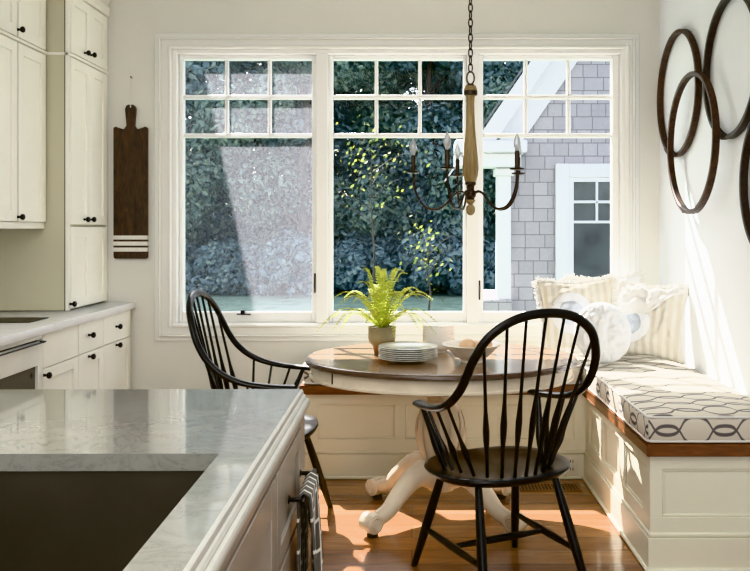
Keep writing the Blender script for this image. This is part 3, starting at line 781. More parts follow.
# ------------------------------------------------------------------ black windsor chairs
def seat_outline(th, k=1.0):
    # r (x) across, f (y) forward; rounded shield shape
    c, s_ = math.cos(th), math.sin(th)
    e = 2/2.5
    x = math.copysign(abs(c)**e, c)*.287; y = math.copysign(abs(s_)**e, s_)*.228
    if y < 0: x *= 1-.10*(-y/.225)**2
    return x*k, y*k
def make_chair(label, loc, rz):
    t = thing('windsor_chair', label, 'chair', loc, rz, 'black windsor armchairs at the round table')
    SZ = .455
    b = MB(); n = 56; rings = []
    prof = [(.0, -.034), (.80, -.034), (.93, -.030), (.985, -.018), (1.0, -.010), (.99, -.002), (.96, .001), (.85, -.004), (.6, -.013), (.3, -.016), (0, -.013)]
    for k, z in prof:
        if k == 0: rings.append([b.v((0, 0, SZ+z))]); continue
        ring = []
        for i in range(n):
            th = 2*PI*i/n; x, y = seat_outline(th, k)
            ridge = .010*math.exp(-(x/.05)**2)*max(0, y/.2) if z > -.02 and k < .95 and prof.index((k, z)) > 5 else 0
            ring.append(b.v((x, y, SZ+z+ridge)))
        rings.append(ring)
    for a, c in zip(rings, rings[1:]):
        for i in range(n):
            j = (i+1) % n
            if len(a) == 1: b.bm.faces.new((a[0], c[j], c[i]))
            elif len(c) == 1: b.bm.faces.new((a[i], a[j], c[0]))
            else: b.bm.faces.new((a[i], a[j], c[j], c[i]))
    b.build('seat', 'black', t)
    # continuous bow: right hand - back - left hand
    half = [(.262, .165, .677), (.278, .06, .683), (.287, -.05, .700), (.287, -.135, .732), (.280, -.20, .784), (.273, -.243, .845), (.258, -.272, .910), (.212, -.302, .990), (.118, -.324, 1.046), (0, -.332, 1.063)]
    full = half+[(-x, y, z) for x, y, z in half[::-1][1:]]
    path = catmull(full, 6)
    wv = [(.013, .028), (.013, .023), (.0135, .020)]+[(.0145, .0178)]*7
    rad = lerp_list(wv+wv[::-1][1:], len(path))
    # reference: up on the arms turning to forward on the back
    b = MB(); b.sweep(path, rad, 12, (0, .1, 1)); b.build('arm_bow', 'black', t)
    def spindle(p0, p1, name='spindle', thick=1.0):
        p0, p1 = Vector(p0), Vector(p1); m = 15
        pts, rs = [], []
        for i in range(m):
            s_ = i/(m-1); pts.append(p0.lerp(p1, s_))
            rs.append(thick*(.0070+.0062*math.exp(-((s_-.34)/.11)**2)-.0012*s_))
        b = MB(); b.sweep(pts, rs, 8); b.build(name, 'black', t)
    # long back spindles
    tops = []
    L_ = len(path)-1
    cand = [p for p in path if p.z > .79]
    for k in range(-3, 4):
        br = .044*k; base = (br, -.198+.055*(k/3)**2, SZ-.003)
        spindle(base, min(cand, key=lambda p: abs(p.x-.078*k)))
    for sx in (-1, 1):
        for (bx_, by_), ty in (((.168, -.108), -.118), ((.192, -.055), -.03), ((.207, -.012), .055)):
            top = min((p for p in path if p.z < .79 and p.x*sx > 0), key=lambda p: abs(p.y-ty))
            spindle((bx_*sx, by_, SZ-.003), top)
        # turned arm post
        p0, p1 = Vector((.216*sx, .03, SZ-.004)), Vector((.268*sx, .125, .672))
        pts = [p0.lerp(p1, i/13) for i in range(14)]
        rs = [.010, .0115, .014, .0165, .018, .0175, .016, .014, .0125, .0115, .011, .0105, .010, .010]
        b = MB(); b.sweep(pts, rs, 10); b.build('arm_post', 'black', t)
    legs = {}
    for sx, fy, foot in ((-1, 1, (-.238, .262)), (1, 1, (.238, .262)), (-1, -1, (-.222, -.285)), (1, -1, (.222, -.285))):
        top = Vector((.165*sx, .135*fy, SZ-.03)); ft = Vector((foot[0], foot[1], 0)); legs[(sx, fy)] = (top, ft)
        pts = [top.lerp(ft, i/15) for i in range(16)]
        rs = [.0135, .0145, .0155, .0165, .0175, .018, .0185, .0188, .0188, .0185, .018, .017, .016, .015, .014, .0135]
        b = MB(); b.sweep(pts, rs, 12); b.build('leg', 'black', t)
    mids = []
    for sx in (-1, 1):
        a = legs[(sx, 1)]; c = legs[(sx, -1)]
        p, q = a[0].lerp(a[1], .62), c[0].lerp(c[1], .62)
        pts = [p.lerp(q, i/10) for i in range(11)]; mids.append(p.lerp(q, .5))
        b = MB(); b.sweep(pts, [.009, .0105, .012, .0135, .0145, .015, .0145, .0135, .012, .0105, .009], 10); b.build('stretcher', 'black', t)
    pts = [mids[0].lerp(mids[1], i/10) for i in range(11)]
    b = MB(); b.sweep(pts, [.009, .0105, .012, .0135, .0145, .015, .0145, .0135, .012, .0105, .009], 10); b.build('stretcher', 'black', t)
    return t
ch = make_chair('black windsor armchair standing in front of the table, its back to the viewer', (.335, 3.30, 0), math.radians(25))
dup(ch, (-.665, 3.92, 0), math.radians(-91), 'black windsor armchair beside the table, half hidden behind the island')

# ------------------------------------------------------------------ things on the table
def on_table(px, py):
    D = F*(CH-TZ)/(py-VY); return Vector((PX(px, D), D, TZ))
# potted fern
c = on_table(382, 353.5)
t = thing('potted_fern', 'yellow-green fern in a glazed tan pot on the table', 'potted plant', c)
b = MB(); b.lathe([(0, .001), (.036, .001), (.040, .006), (.045, .03), (.05, .042), (.062, .055), (.067, .075), (.067, .12), (.069, .128), (.067, .131), (.062, .130), (.060, .118), (0, .118)], n=36); b.build('pot', 'pot', t)
b = MB(); b.lathe([(.0, .1185), (.0595, .1185), (.05, .124), (.0, .126)], n=24); b.build('soil', 'soil', t)
rnd = random.Random(21)
def frond(ang, reach, rise, droop, seed, wl_=.034):
    r = random.Random(seed); ca, sa = math.cos(ang), math.sin(ang)
    m = 27; pts = []
    for i in range(m+1):
        s_ = i/m
        rad = reach*(s_**1.15); z = .12+rise*math.sin(min(1, s_*1.15)*PI*.5)-droop*max(0, s_-.45)**1.8
        side = .03*math.sin(s_*2+seed)*s_
        pts.append(Vector((ca*rad-sa*side+.012*ca, sa*rad+ca*side+.012*sa, z)))
    b = MB(); b.sweep(pts, lerp_list([.0022, .0016, .0008], m+1), 5)
    for i in range(2, m+1):
        s_ = i/m; p = pts[i]; tg = (pts[i]-pts[i-1]).normalized()
        sd = tg.cross(Vector((0, 0, 1))); 
        if sd.length < .1: sd = Vector((-sa, ca, 0))
        sd.normalize(); up = sd.cross(tg)
        ln = wl_*math.sin(PI*min(1, .12+s_*.9))**.75*(1.05-.2*s_)
        for sg in (-1, 1):
            d = (sd*sg+tg*.45+up*r.uniform(-.12, .22)).normalized(); w = tg*.0040
            a0 = b.v(p-w*.7); a1 = b.v(p+w*.7); m0 = b.v(p+d*ln*.5-w); m1 = b.v(p+d*ln*.5+w*1.1); e = b.v(p+d*ln-up*.004)
            b.bm.faces.new((a0, a1, m1, m0)); b.bm.faces.new((m0, m1, e))
    return b.build('frond', 'leaf', t, smooth=False)
k = 0
for ring, (nn, rc, rs_, dr) in enumerate(((11, .10, .27, .03), (13, .23, .20, .18), (13, .285, .12, .38))):
    for i in range(nn):
        a = 2*PI*(i+.5*ring)/nn+rnd.uniform(-.2, .2)
        frond(a, rc*rnd.uniform(.85, 1.15), rs_*rnd.uniform(.85, 1.12), dr*rnd.uniform(.7, 1.2), 100+k, (.023, .029, .031)[ring]); k += 1
# stack of dinner plates
c = on_table(408, 361.5)
PP = [(0, .0), (.055, .0), (.06, .003), (.07, .004), (.10, .012), (.128, .018), (.132, .0205), (.130, .0215), (.10, .0155), (.072, .0085), (0, .0075)]
names = ['bottom', 'second', 'third', 'fourth', 'fifth', 'sixth', 'top']
src = None
for i in range(7):
    lab = 'white dinner plate %s in the stack on the table' % ('at the bottom' if i == 0 else 'on top' if i == 6 else names[i]+' from the bottom')
    if i == 0:
        b = MB(); b.lathe([(r*1.02, h) for r, h in PP], n=48); src = b.build('dinner_plate', 'china'); p = src
        b = MB(); b.lathe([(.1325, .0195), (.1360, .0205), (.1353, .0222), (.1315, .0222)], n=48, cap=False); b.build('plate_rim', 'tableedge', src) if False else b.bm.free()
    else:
        p = src.copy(); COL.objects.link(p)
    p.location = c+Vector((rnd.uniform(-.003, .003), rnd.uniform(-.003, .003), .0008+i*.0086)); tag(p, lab, 'plate', 'stacked white dinner plates')
# stack of cereal bowls
c = on_table(438.5, 352)
BP = [(0, 0), (.036, 0), (.038, .006), (.05, .012), (.068, .03), (.077, .052), (.080, .062), (.078, .063), (.074, .054), (.064, .031), (.046, .015), (0, .012)]
for i in range(6):
    lab = 'white bowl %s in the stack beside the plates' % ('at the bottom' if i == 0 else 'on top' if i == 5 else names[i]+' from the bottom')
    if i == 0:
        b = MB(); b.lathe(BP, n=40); src = b.build('cereal_bowl', 'china'); p = src
    else: p = src.copy(); COL.objects.link(p)
    p.location = c+Vector((rnd.uniform(-.0005, .0005), rnd.uniform(-.0005, .0005), .0008+i*.0146)); tag(p, lab, 'bowl', 'stacked white bowls')
# wide serving bowl with three eggs
c = on_table(472, 362.5)
b = MB(); b.lathe([(0, 0), (.046, 0), (.05, .006), (.046, .012), (.07, .026), (.105, .058), (.118, .072), (.134, .080), (.136, .083), (.132, .085), (.116, .079), (.100, .064), (.066, .034), (0, .022)], n=48)
sb = b.build('serving_bowl', 'stone'); sb.location = c+Vector((0, 0, .0006)); tag(sb, 'wide pale stoneware bowl holding tan eggs, behind the black chair', 'bowl')
def egg(dx, dy, z, rz, tilt, lab, s_=1):
    b = MB(); b.lathe([(0, -.034), (.012, -.031), (.021, -.022), (.0255, -.008), (.025, .006), (.02, .02), (.011, .030), (0, .034)], n=20)
    for q in b.bm.verts: q.co *= s_
    e = b.build('egg', 'egg', angle=80); e.location = c+Vector((dx, dy, z)); e.rotation_euler = (tilt, 0, rz); tag(e, lab, 'egg', 'tan eggs in the stoneware bowl')
egg(-.022, -.014, .081, .9, 1.2, 'large tan egg standing highest in the pale stoneware bowl', 1.12)
egg(.066, .0, .083, -1.0, 1.45, 'small tan egg near the far rim, seen through the chair spindles', .85)
egg(.018, .052, .068, .3, 1.5, 'tan egg lying low in the bowl behind the highest egg', .9)

# ------------------------------------------------------------------ chandelier
HX, HY = PX(470.5, 3.85), 3.85
t = thing('chandelier', 'turned wood chandelier with dark curved arms and candle bulbs above the table', 'chandelier', (HX, HY, 1.42)); o = t.location
hz = lambda py: PZ(py, HY)
def LZ(b, prof): b.lathe([(r, hz(py)) for r, py in prof][::-1], (HX, HY, 0), (0, 0, 1), 28)
b = MB(o); LZ(b, [(0, 86), (.024, 86), (.030, 90), (.027, 94), (.019, 97), (.017, 103), (.018, 113), (.021, 128), (.028, 146), (.035, 160), (.037, 168), (.034, 175), (.026, 181), (.02, 183), (0, 183)]); b.build('turned_column', 'turned', t)
b = MB(o); LZ(b, [(0, 83.5), (.014, 84), (.02, 86.2), (.0245, 86.2), (.0245, 88), (0, 88)]); b.lathe([(.0275, hz(95.5)), (.031, hz(95)), (.031, hz(91)), (.0275, hz(90.5))], (HX, HY, 0), n=28); b.build('top_cap', 'iron', t)
b = MB(o); LZ(b, [(0, 182), (.024, 182), (.026, 184.5), (.018, 186), (.016, 190), (.024, 191), (.025, 196), (.018, 198), (.017, 200), (.0, 200)]); b.build('hub', 'iron', t)
b = MB(o); LZ(b, [(0, 199.5), (.022, 199.8), (.022, 201), (.017, 202.5), (.010, 204.5), (.019, 207), (.021, 210), (.018, 213), (.010, 215), (0, 215.6)]); b.build('finial', 'turned', t)
# loop, chain links, canopy
b = MB(o)
def link(z, R, H, rot, r=.0035):
    pts = [(HX+math.cos(a)*R*math.cos(rot), HY+math.cos(a)*R*math.sin(rot), z+math.sin(a)*H) for a in [2*PI*i/16 for i in range(16)]]
    b.sweep(pts, r, 6, (0, 0, 1), closed=True)
link(hz(84)+.027, .017, .029, 0, .004)
b.build('hanging_loop', 'iron', t)
z = hz(84)+.073; i = 0
b = MB(o)
while z < CZ-.05:
    link(z, .0095, .021, PI/2*(i % 2)+.4, .0032); z += .034; i += 1
b.build('chain', 'iron', t)
b = MB(o); b.lathe([(0, CZ-.045), (.02, CZ-.045), (.06, CZ-.02), (.065, CZ-.001), (0, CZ-.001)], (HX, HY, 0), n=28); b.build('ceiling_canopy', 'iron', t)
for ang in (244, 316, 28, 100, 172):
    a = math.radians(ang); ca, sa = math.cos(a), math.sin(a); R = .262
    W = lambda r, py: Vector((HX+r*ca, HY+r*sa, hz(py)))
    path = catmull([W(.016, 194), W(.045, 191.5), W(.075, 194.5), W(.108, 203), W(.15, 209), W(.20, 207.5), W(.236, 199), W(.256, 187), W(.262, 173)], 6)
    b = MB(o); b.sweep(path, .0052, 8); arm = b.build('arm', 'iron', t)
    b = MB(o); p = W(R, 172); b.lathe([(0, -.006), (.012, -.006), (.030, -.002), (.033, .004), (.031, .005), (.014, .003), (0, .003)], p, n=22); b.build('drip_pan', 'iron', arm)
    b = MB(o); b.lathe([(0, .003), (.0105, .003), (.0105, .075), (.008, .079), (0, .079)], p, n=16); b.build('candle_sleeve', 'iron', arm)
    b = MB(o); b.lathe([(.0075, .0795), (.009, .086), (.0155, .102), (.0165, .112), (.013, .130), (.006, .146), (.002, .156), (0, .157)], p, n=16, cap=False); bl = b.build('bulb', M['bulb'], arm)
    b = MB(o); b.sweep([p+Vector((0, 0, .08)), p+Vector((0, 0, .10))], .0035, 8); b.sweep([p+Vector((0, 0, .10)), p+Vector((.004, 0, .118)), p+Vector((-.004, 0, .13))], .0008, 5); b.build('filament_stem', 'whitepaint', bl)

# ------------------------------------------------------------------ the island in the foreground
IY = 2.338; IXR = -.306; IZ = CT; IX0 = -1.22; IY0 = .25
SX, SY1, SY0, SX0 = -.3835, 1.667, .62, -1.12       # sink cut-out
t = thing('kitchen_island', 'taupe kitchen island with drawers and a bar pull under the quartz top', 'kitchen island', (-.75, 1.3, 0)); o = t.location
isl_t = t; IBX = -.292    # outer face of the island side
b = MB(o)
b.box((IX0+.03, IY-.03, .08), (IBX-.022, IY-.022-.02, IZ-.055)) if False else None
for q in ((IX0+.03, IY0+.02, IX0+.05, IY-.025), (IX0+.05, IY-.045, IBX-.021, IY-.025), (IX0+.05, IY0+.02, IBX-.021, IY0+.04), (IBX-.041, IY0+.04, IBX-.021, IY-.045)):
    b.box((q[0], q[1], .09), (q[2], q[3], IZ-.0515))
b.box((IX0+.08, IY0+.07, 0), (IBX-.08, IY-.08, .09))
b.build('carcass', 'isl', t, smooth=False)
Ti = facing_x(IBX-.02)
b = MB(o); b.box((IY-.11, 0, .09), (IY-.025, .020, IZ-.0515), .002, Ti); b.box((IY0+.02, 0, IZ-.075), (IY-.11, .020, IZ-.0515), .002, Ti); b.build('corner_post', 'isl', t)
SLIT = 1.80
b = MB(o); shaker(b, Ti, SLIT+.006, IY-.115, .625, IZ-.08, .022, .045, .008); d = b.build('drawer', 'isl', t)
hzv = .728
b = MB(o)
for y in (1.985, 2.20): b.lathe([(0, 0), (.010, 0), (.010, .003), (.0055, .005), (.0055, .036), (0, .036)], (IBX+.0, y, hzv), (1, 0, 0), 12)
b.sweep([(IBX+.036, 1.955, hzv), (IBX+.036, 2.225, hzv)], .0058, 10); b.build('bar_pull', 'knob', d)
b = MB(o); shaker(b, Ti, SLIT+.006, IY-.115, .10, .612, .022, .055, .008); b.build('drawer', 'isl', t)
b = MB(o); shaker(b, Ti, SLIT-.62, SLIT-.006, .10, IZ-.08, .022, .07, .008); b.build('door', 'isl', t)
b = MB(o); shaker(b, Ti, IY0+.03, SLIT-.63, .10, IZ-.08, .022, .07, .008); b.build('door', 'isl', t)
# worktop with sink cut-out and stepped edge
t2 = thing('island_countertop', 'polished grey veined quartz island top with a sink cut-out', 'countertop', (-.75, 1.3, IZ)); o = t2.location
b = MB(o)
th = .034
for q in ((IX0, SY1, IXR, IY), (IX0, IY0, IXR, SY0), (IX0, SY0, SX0, SY1), (SX, SY0, IXR, SY1)):
    b.box((q[0], q[1], IZ-th), (q[2], q[3], IZ))
bmesh.ops.remove_doubles(b.bm, verts=b.bm.verts, dist=1e-5)
b.build('slab', 'counter', t2, smooth=False)
# ogee edge running round the slab: swept profile along the right side and the far end
prof = [(0, 0), (.003, -.001), (.0065, -.004), (.008, -.009), (.008, -.013), (.012, -.015), (.015, -.020), (.015, -.024), (.021, -.026), (.025, -.031), (.026, -.037), (.024, -.043), (.019, -.045), (-.03, -.045), (-.03, -.0342), (0, -.0342)]
b = MB(o); rows = []
for (px_, py_, ox, oy) in ((IXR, IY0, 1, -1), (IXR, IY, 1, 1), (IX0, IY, -1, 1), (IX0, IY0, -1, -1)):
    rows.append([b.v((px_+ox*p*(.88 if p > 0 else 1), py_+oy*p*(.88 if p > 0 else 1), IZ+q*(1.0 if p <= 0 else 1.12))) for p, q in prof])
for i in range(4):
    A, B = rows[i], rows[(i+1) % 4]
    for k in range(len(prof)): b.bm.faces.new((A[k], A[(k+1) % len(prof)], B[(k+1) % len(prof)], B[k]))
b.build('ogee_edge', 'counter_edge_lit', t2, angle=25)
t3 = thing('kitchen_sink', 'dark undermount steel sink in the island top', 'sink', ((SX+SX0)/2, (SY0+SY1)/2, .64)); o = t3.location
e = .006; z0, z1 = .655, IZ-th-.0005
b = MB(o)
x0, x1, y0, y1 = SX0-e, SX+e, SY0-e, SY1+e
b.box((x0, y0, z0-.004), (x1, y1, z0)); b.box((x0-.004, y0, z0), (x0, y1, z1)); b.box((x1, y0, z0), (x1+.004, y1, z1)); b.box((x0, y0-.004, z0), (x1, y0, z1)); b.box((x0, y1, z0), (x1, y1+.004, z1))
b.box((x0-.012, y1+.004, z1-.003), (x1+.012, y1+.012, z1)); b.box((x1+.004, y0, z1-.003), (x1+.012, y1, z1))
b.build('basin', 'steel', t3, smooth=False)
b = MB(o); b.lathe([(0, 0), (.045, 0), (.043, .003), (.03, .001), (0, .0005)], ((x0+x1)/2, (y0+y1)/2+.15, z0), n=24); b.build('drain', 'knob', t3)
# towel over the bar pull
xb = IBX+.036
b = MB((xb, 2.09, .42)); R = .0085
def tw(u, v):
    y = 1.995+.185*u
    s_ = v*.80
    Lb = .30
    if s_ < Lb: x, z = -R-.004, hzv-(Lb-s_)
    elif s_ < Lb+PI*R: a = PI-(s_-Lb)/R; x, z = math.cos(a)*(R+.002), hzv+math.sin(a)*R
    else: x, z = R+.002, hzv-(s_-Lb-PI*R)
    fall = max(0, hzv-z)
    if x > 0: x += fall*.03+.008*math.sin(u*9+1)*min(1, fall/.15)
    else: x += .002*math.sin(u*7)*min(1, fall/.2)
    return Vector((xb+x, y+.006*math.sin(z*12)*(fall), z))
g = b.grid(tw, 16, 60)
b.uv = lambda co, n: (co.z, co.y) if True else None
tw_o = b.build('dish_towel', 'towel', angle=80); tag(tw_o, 'grey dish towel with white lattice pattern hanging on the island bar pull', 'towel')
sm = tw_o.modifiers.new('thick', 'SOLIDIFY'); sm.thickness = .005; sm.offset = 1

# the island stands turned by a degree
PV = Matrix.Translation((IXR, IY, 0)) @ Matrix.Rotation(math.radians(.5), 4, 'Z') @ Matrix.Translation((-IXR, -IY, 0))
for q in (t2, t3, tw_o, isl_t):
    q.location = PV @ Vector(q.location); q.rotation_euler = (0, 0, math.radians(.5))
# ------------------------------------------------------------------ outside
GZ = -.40
b = MB(); b.box((-60, WY+.17, GZ-.3), (60, 90, GZ)); tag(b.build('lawn', 'lawn', smooth=False), None, None, kind='structure')
# neighbouring shingled wing
ND = 8.5; nx = lambda px, D=ND: PX(px, D); nz_ = lambda py, D=ND: PZ(py, D)
t = thing('shingled_house', 'grey shingled house wing with white gable trim outside the window', 'house', (2, ND, GZ)); o = t.location
wl, apx, wr = nx(509), 3.40, 5.83
sl = 76/52.6       # rake slope
zi = lambda x, D=ND: nz_(137, D)+(x-nx(525, D))*sl
b = MB(o); b.prism([(wl, GZ), (wl, zi(wl)), (apx, zi(apx)), (wr, zi(wl)), (wr, GZ)], lambda p, q, y: (p, y, q), ND, ND+.25); b.build('gable_wall', 'shingle', t, smooth=False)
b = MB(o); b.box((nx(575), ND+.26, GZ), (wr, ND+4, zi(wl))); b.build('side_wall', 'shingle', t, smooth=False)
def band(D0, D1, ref, w, mat, name, x0=None, x1=apx):
    """a sloping board between D0 and D1 whose lower edge passes through pixel ref as seen at depth D0"""
    b = MB(o)
    zl = lambda x: nz_(ref[1], D0)+(x-nx(ref[0], D0))*sl
    x0_ = x0
    b.prism([(x0_, zl(x0_)), (x1, zl(x1)), (x1, zl(x1)+w), (x0_, zl(x0_)+w)], lambda p, q, y: (p, y, q), D0, D1); return b.build(name, mat, t, smooth=False)
band(ND-.06, ND+.02, (525, 137), .42, 'shake_trim', 'frieze_board', nx(500))
band(ND-.34, ND-.30, (509, 121), .27, 'shake_trim', 'rake_board', nx(470))
band(ND-.30, ND+.05, (506, 121), .05, 'shake_trim', 'soffit', nx(470))
band(ND-.38, ND+4, (486, 123), .03, 'roof', 'roof_edge', nx(460))
b = MB(o); b.box((nx(455, 8.2), 8.1, nz_(153, 8.2)), (nx(526, 8.2), ND-.06, nz_(141, 8.2)), .01); b.box((nx(455, 8.2), 8.18, nz_(167, 8.2)), (nx(521, 8.2), ND-.06, nz_(153, 8.2)), .01); b.build('eave_return', 'shake_trim', t)
b = MB(o)
b.box((nx(497, 8.3), 8.3, GZ), (nx(511, 8.3), 8.44, nz_(167, 8.3)), .008); b.box((nx(494.5, 8.3), 8.27, nz_(176, 8.3)), (nx(514, 8.3), 8.46, nz_(168, 8.3)), .008); b.box((nx(494.5, 8.3), 8.27, GZ), (nx(514, 8.3), 8.46, GZ+.2), .008)
b.build('porch_post', 'shake_trim', t)
fx0, fx1, fz1, fz0 = nx(555), nx(684), nz_(164), nz_(345)
b = MB(o); frame_band(b, fx0, fx1, fz0, fz1, .135, ND-.05, ND-.001, .006); fr = b.build('window_casing', 'shake_trim', t)
b = MB(o); frame_band(b, fx0+.135, fx1-.135, fz0+.135, fz1-.135, .045, ND-.035, ND-.001, .004)
gx0 = fx0+.18; gx1 = fx1-.18
for i in range(1, 4):
    x = gx0+(gx1-gx0)*i/4; b.box((x-.012, ND-.032, nz_(222)), (x+.012, ND-.012, fz1-.18), .003)
for py in (202, 222): b.box((gx0, ND-.032, nz_(py)-.013), (gx1, ND-.012, nz_(py)+.013), .003)
b.box((gx0+(gx1-gx0)*.5-.02, ND-.03, fz0+.18), (gx0+(gx1-gx0)*.5+.02, ND-.01, nz_(222)), .003)
b.build('window_sash', 'shake_trim', t)
b = MB(o); b.box((gx0, ND-.010, fz0+.18), (gx1, ND-.004, fz1-.18)); b.build('window_pane', 'darkglass', t, smooth=False)
b = MB(o); b.box((nx(478, 8.3), 8.25, GZ), (wl, 9.6, nz_(299, 8.3)), .01); b.build('porch_deck', 'shingle', t, smooth=False)
# unseen steep block added left of the windows, shaped to shade part of the first
b = MB(); b.prism([(5.34, GZ), (5.34, 7.24), (8.0, 3.78), (8.0, GZ)], lambda p, q, x: (x, p, q), -5.0, -2.32); struct('shade_block_outside', b, 'shingle')

# trees beyond the lawn
def tree_mesh(seed, H, Rx, n, size, z0=.0):
    r = random.Random(seed); b = MB()
    blobs = []
    for i in range(34):
        s_ = r.random(); a = r.uniform(0, 2*PI); rr = Rx*(.35+.65*math.sin(PI*min(1, .12+s_*.85)))*math.sqrt(r.random())
        blobs.append((Vector((rr*math.cos(a), rr*math.sin(a), z0+.3+s_*(H-z0-.5))), r.uniform(.45, .95)*Rx*.42))
    for i in range(n):
        c, R = r.choice(blobs)
        d = Vector((r.gauss(0, 1), r.gauss(0, 1), r.gauss(0, 1))).normalized()
        p = c+d*R*r.uniform(.7, 1.05)
        if p.z < .05: continue
        nrm = (d+Vector((r.uniform(-.8, .8), r.uniform(-.8, .8), r.uniform(-.2, 1)))).normalized()
        u = nrm.orthogonal().normalized(); u = Matrix.Rotation(r.uniform(0, 2*PI), 3, nrm) @ u; w = nrm.cross(u)
        s_ = size*r.uniform(.6, 1.3)
        b.bm.faces.new([b.v(q) for q in (p-u*s_*.6, p+w*s_*.32, p+u*s_*.7, p-w*s_*.32)])
    return b
def trunk_mesh(H, r0, seed):
    r = random.Random(seed); b = MB(); m = 9
    pts = [(r.uniform(-.12, .12)*i/4, r.uniform(-.12, .12)*i/4, H*.85*i/(m-1)) for i in range(m)]
    b.sweep(pts, lerp_list([r0, r0*.7, r0*.25], m), 8)
    for k in range(7):
        i = 2+k % 6; p = Vector(pts[i]); a = r.uniform(0, 2*PI); q = p+Vector((math.cos(a), math.sin(a), .8))*r.uniform(.8, 1.6)
        b.sweep([p, p.lerp(q, .5)+Vector((0, 0, .1)), q], [r0*.3, r0*.2, r0*.08], 6)
    return b
G3 = ('dense dark green tree beyond the lawn, behind the hazy screened window', 'dense blue-green tree beyond the lawn, behind the middle window', 'dark green tree behind the porch post of the shingled house')
protos = {}
def tree(x, y, kind, g, s_=1, rz=0):
    x *= 1.19; y *= 1.19; s_ *= 1.15
    lab = G3[g]
    if kind not in protos:
        t = thing('garden_tree', lab, 'tree', (x, y, GZ), rz, 'trees beyond the lawn %s' % ('behind the screened window', 'behind the middle window', 'behind the porch post')[g])
        tree_mesh(40+kind, (8.6, 9.2, 7.8)[kind], (2.3, 2.5, 2.6)[kind], 27000, .14, .1).build('crown', ('tree_a', 'tree_b', 'tree_a')[kind], t, smooth=False)
        trunk_mesh(7.5, .2, 60+kind).build('trunk', 'bark', t); protos[kind] = t
    else:
        t = dup(protos[kind], (x, y, GZ), rz, lab); t['group'] = 'trees beyond the lawn %s' % ('behind the screened window', 'behind the middle window', 'behind the porch post')[g]
    t.scale = (s_, s_, s_)
tree(-6.4, 21.0, 0, 0, 1.0, .3); tree(-4.0, 22.5, 1, 0, 1.05, 1.1); tree(-2.6, 20.6, 2, 0, .95, 2.0); tree(-8.2, 23.5, 2, 0, 1.2, .5)
tree(-.9, 22.4, 0, 1, 1.1, 2.6); tree(.5, 20.8, 1, 1, 1.0, 3.3); tree(1.6, 23.0, 2, 1, 1.2, 4.0)
tree(2.6, 20.8, 0, 2, 1.0, 5.0); tree(4.2, 22.6, 1, 2, 1.15, .2); tree(5.8, 24.0, 2, 2, 1.3, 1.0)
tree(-5.2, 26.5, 1, 0, 1.45, 2.2); tree(-1.8, 27.0, 2, 1, 1.5, 3.0); tree(1.8, 27.0, 0, 2, 1.4, 4.1); tree(-8.8, 27.5, 0, 0, 1.5, 5.2)
def sapling(px, py, D, H, R, n, lab, seed):
    c = P(px, py, D); t = thing('young_tree', lab, 'tree', (c.x, D, GZ))
    r = random.Random(seed); b = MB(); zc = c.z-GZ
    for i in range(n):
        s_ = r.gauss(0, .5); p = Vector((r.gauss(0, R*.5), r.gauss(0, R*.4), zc+r.gauss(0, H*.4)))
        nrm = Vector((r.uniform(-1, 1), r.uniform(-1, 1), r.uniform(-.2, 1))).normalized(); u = nrm.orthogonal().normalized(); w = nrm.cross(u); q = .075*r.uniform(.6, 1.3)
        b.bm.faces.new([b.v(k) for k in (p-u*q*.6, p+w*q*.34, p+u*q*.7, p-w*q*.34)])
    b.build('crown', 'tree_y', t, smooth=False)
    b = MB(); b.sweep([(0, 0, 0), (.05, .0, zc*.4), (-.03, .05, zc*.75), (0, 0, zc+H*.3)], [.025, .02, .015, .008], 7)
    for k in range(6):
        a = r.uniform(0, 2*PI); z = zc*(.6+.08*k); b.sweep([(0, 0, z), (math.cos(a)*R*.4, math.sin(a)*R*.4, z+.25), (math.cos(a)*R*.8, math.sin(a)*R*.8, z+.4)], [.010, .007, .004], 5)
    b.build('trunk', 'bark', t)
sapling(372, 160, 17, 1.0, .9, 150, 'slender young tree with sunlit yellow leaves, behind the middle window', 5)
sapling(428, 250, 16.5, .8, .6, 90, 'small tree with sunlit yellow leaves, low behind the chandelier', 8)
# low shrubs at the foot of the trees
src = None
for i, (x, y, s_) in enumerate(((-5.8, 19.6, 1.0), (-4.3, 19.2, .9), (-2.7, 19.0, 1.05), (-1.1, 19.3, .95), (.4, 19.0, 1.05), (1.7, 19.4, .9), (-7.2, 19.8, 1.1))):
    if src is None:
        src = thing('garden_shrub', 'low dark shrub at the foot of the trees across the lawn', 'shrub', (x, y, GZ), 0, 'shrubs at the foot of the trees')
        tree_mesh(91, 1.5, 1.15, 3800, .16, -.2).build('foliage', 'tree_b', src, smooth=False); t = src
    else: t = dup(src, (x, y, GZ), i*1.3)
    t.scale = (s_, s_, s_)
    t.location = (x*1.2, y*1.2, GZ)

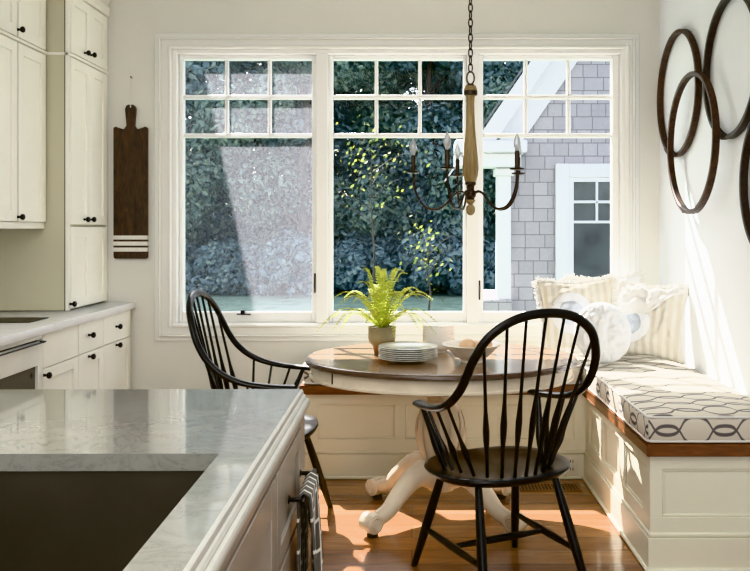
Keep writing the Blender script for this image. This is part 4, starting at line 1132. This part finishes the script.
# ------------------------------------------------------------------ light, sky, camera
w = bpy.data.worlds.new('World'); S.world = w; w.use_nodes = True; nt = w.node_tree
bg = nt.nodes['Background']; sky = N(nt, 'ShaderNodeTexSky', sky_type='NISHITA'); sky.sun_disc = False; sky.sun_elevation = math.radians(47); sky.sun_rotation = math.radians(-27); sky.air_density = 1; sky.dust_density = 2
hs = N(nt, 'ShaderNodeHueSaturation'); hs.inputs['Saturation'].default_value = .5; L(nt, sky.outputs[0], hs.inputs['Color']); L(nt, hs.outputs[0], bg.inputs[0]); bg.inputs[1].default_value = .75
SD = Vector((.52, -1, -1.22))
sun = bpy.data.lights.new('sun', 'SUN'); sun.energy = 30.0; sun.angle = math.radians(.5); sun.color = (1, .975, .945)
so = bpy.data.objects.new('sun', sun); COL.objects.link(so); so.rotation_euler = SD.to_track_quat('-Z', 'Y').to_euler(); so.location = (-8, 15, 20)
def area(name, loc, tgt, sx, sy, e, col=(1, 1, 1)):
    l = bpy.data.lights.new(name, 'AREA'); l.shape = 'RECTANGLE'; l.size = sx; l.size_y = sy; l.energy = e; l.color = col
    o = bpy.data.objects.new(name, l); COL.objects.link(o); o.location = loc; o.rotation_euler = (Vector(tgt)-Vector(loc)).to_track_quat('-Z', 'Y').to_euler(); return o
area('rear_fill_light', (-.4, -2.3, 1.7), (-.2, 4, 1.2), 3.0, 2.0, 48, (.97, .98, 1))  # added fill lamp behind the camera, with no window built there
area('overhead_fill_light', (-.6, .9, 2.9), (-.6, .9, 0), 2.2, 2.6, 58, (1, .98, .93))  # added soft fill from overhead, not a fitting of the room
cam = bpy.data.cameras.new('camera'); cam.sensor_width = 36; cam.lens = F/750*36; cam.shift_x = -(VX-375)/750; cam.shift_y = -(285.5-VY)/750; cam.clip_start = .02; cam.clip_end = 300
co = bpy.data.objects.new('camera', cam); COL.objects.link(co); co.location = (0, 0, CH); co.rotation_euler = (PI/2, 0, 0); S.camera = co
S.view_settings.view_transform = 'Khronos PBR Neutral'; S.view_settings.exposure = .36
S.cycles.max_bounces = 10; S.cycles.transparent_max_bounces = 16; S.cycles.sample_clamp_indirect = 6; S.cycles.caustics_reflective = False; S.cycles.caustics_refractive = False
try: S.cycles.use_denoising = True
except Exception: pass
